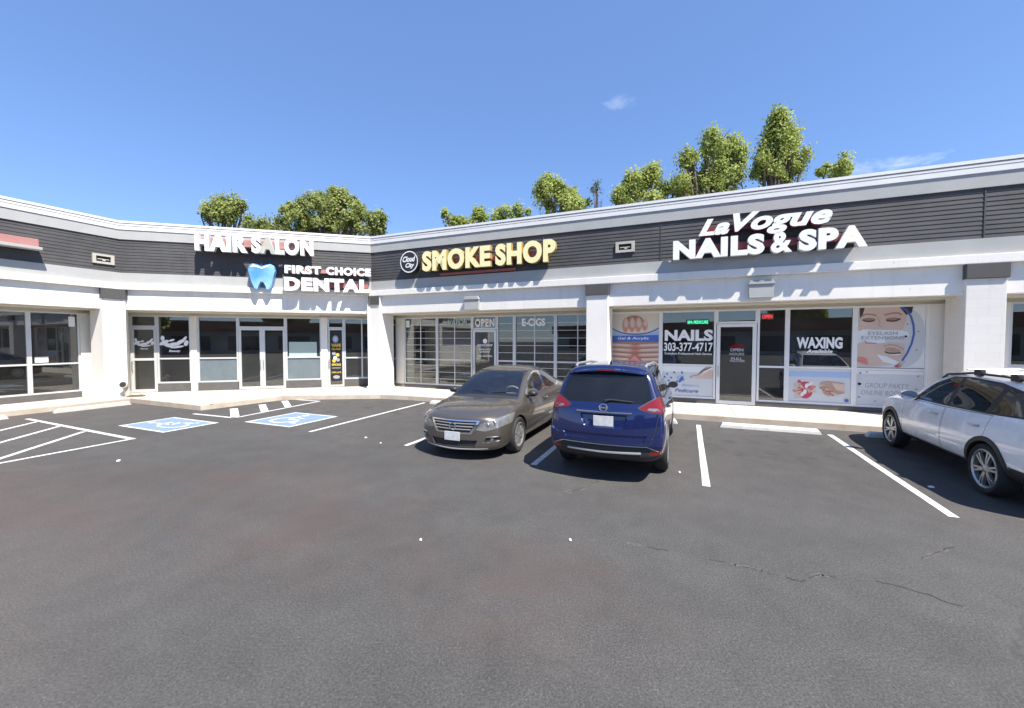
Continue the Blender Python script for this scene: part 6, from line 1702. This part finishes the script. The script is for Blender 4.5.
# ------------------------------------------------------------------ sky, sun, camera
SUN = Vector((.42, -.515, 1.0)).normalized()
EL = math.asin(SUN.z); AZ = atan2(SUN.x, SUN.y)
w = bpy.data.worlds.new('World'); SC.world = w; w.use_nodes = True; nt = w.node_tree
N = nt.nodes.new; L = nt.links.new
bg = nt.nodes['Background']; sky = N('ShaderNodeTexSky'); sky.sky_type = 'NISHITA'; sky.sun_disc = False
sky.sun_elevation = EL; sky.sun_rotation = AZ; sky.altitude = 1600; sky.air_density = 1.0; sky.dust_density = .25; sky.ozone_density = 2.2
bg.inputs[1].default_value = .122
tc = N('ShaderNodeTexCoord')
def cloud(px, py, sx, sz, scale, thr, seed, cur, amount):
    d = (pix(px, py, 100)-Vector((0, 0, HC))).normalized()
    r = Vector((d.y, -d.x, 0)).normalized(); u = r.cross(d)
    def dot(vec):
        n = N('ShaderNodeVectorMath'); n.operation = 'DOT_PRODUCT'; n.inputs[1].default_value = vec; L(tc.outputs['Generated'], n.inputs[0]); return n.outputs['Value']
    def mth(op, a, c=None):
        x = N('ShaderNodeMath'); x.operation = op
        for i, v in enumerate((a, c)):
            if v is None: continue
            if isinstance(v, (int, float)): x.inputs[i].default_value = v
            else: L(v, x.inputs[i])
        return x.outputs[0]
    e = mth('ADD', mth('POWER', mth('DIVIDE', dot(r), sx), 2), mth('POWER', mth('DIVIDE', dot(u), sz), 2))
    front = mth('GREATER_THAN', dot(d), .5)
    n = N('ShaderNodeTexNoise'); n.inputs['Scale'].default_value = scale; n.inputs['Detail'].default_value = 8; n.inputs['Roughness'].default_value = .65; n.inputs['Distortion'].default_value = .4
    mp = N('ShaderNodeMapping'); mp.inputs['Location'].default_value = (seed, seed*1.7, seed*.3); mp.inputs['Scale'].default_value = (1, 1, 2.4); L(tc.outputs['Generated'], mp.inputs[0]); L(mp.outputs[0], n.inputs[0])
    f = mth('SUBTRACT', mth('MULTIPLY', mth('SUBTRACT', n.outputs[0], thr), 5.0), mth('MULTIPLY', e, .9))
    cl = N('ShaderNodeClamp'); L(mth('MULTIPLY', mth('MULTIPLY', f, front), amount), cl.inputs[0])
    x = N('ShaderNodeMix'); x.data_type = 'RGBA'; L(cl.outputs[0], x.inputs[0]); L(cur, x.inputs[6]); x.inputs[7].default_value = (7.5, 7.6, 7.9, 1)
    return x.outputs[2]
hs = N('ShaderNodeHueSaturation'); hs.inputs['Saturation'].default_value = 1.02; hs.inputs['Value'].default_value = 1.0; tn = N('ShaderNodeMix'); tn.data_type = 'RGBA'; tn.blend_type = 'MULTIPLY'; tn.inputs[0].default_value = 1; tn.inputs[7].default_value = (.93, .97, 1.06, 1)
L(sky.outputs[0], tn.inputs[6]); L(tn.outputs[2], hs.inputs['Color'])
ev = N('ShaderNodeMix'); ev.data_type = 'RGBA'; ev.inputs[0].default_value = .45; ev.inputs[7].default_value = (.74, 1.42, 3.15, 1)
L(hs.outputs[0], ev.inputs[6])
c = cloud(618, 103, .036, .014, 26, .32, 1.0, ev.outputs[2], .06)
c = cloud(865, 167, .055, .016, 20, .34, 4.0, c, .12)
c = cloud(905, 163, .05, .012, 20, .34, 7.0, c, .13)
L(c, bg.inputs[0])
sl = bpy.data.lights.new('sun', 'SUN'); sl.energy = 4.8; sl.angle = R_(.53); sl.color = (1, .94, .85)
so = bpy.data.objects.new('sun', sl); COL.objects.link(so); so.rotation_euler = (-SUN).to_track_quat('-Z', 'Y').to_euler(); so.location = SUN*60

cam = bpy.data.cameras.new('camera'); co = bpy.data.objects.new('camera', cam); COL.objects.link(co)
cam.sensor_width = 36; cam.sensor_fit = 'HORIZONTAL'; cam.lens = 36*407/1024.; cam.clip_end = 2000; cam.clip_start = .05
co.location = (0, 0, HC); co.rotation_euler = (pi/2-CP, 0, 0)
SC.camera = co
vs_ = SC.view_settings; vs_.view_transform = 'Standard'; vs_.look = 'None'; vs_.exposure = 1.08; vs_.gamma = 1.0
SC.cycles.max_bounces = 10; SC.cycles.transparent_max_bounces = 16; SC.cycles.glossy_bounces = 4; SC.cycles.sample_clamp_indirect = 8
SC.cycles.use_denoising = True
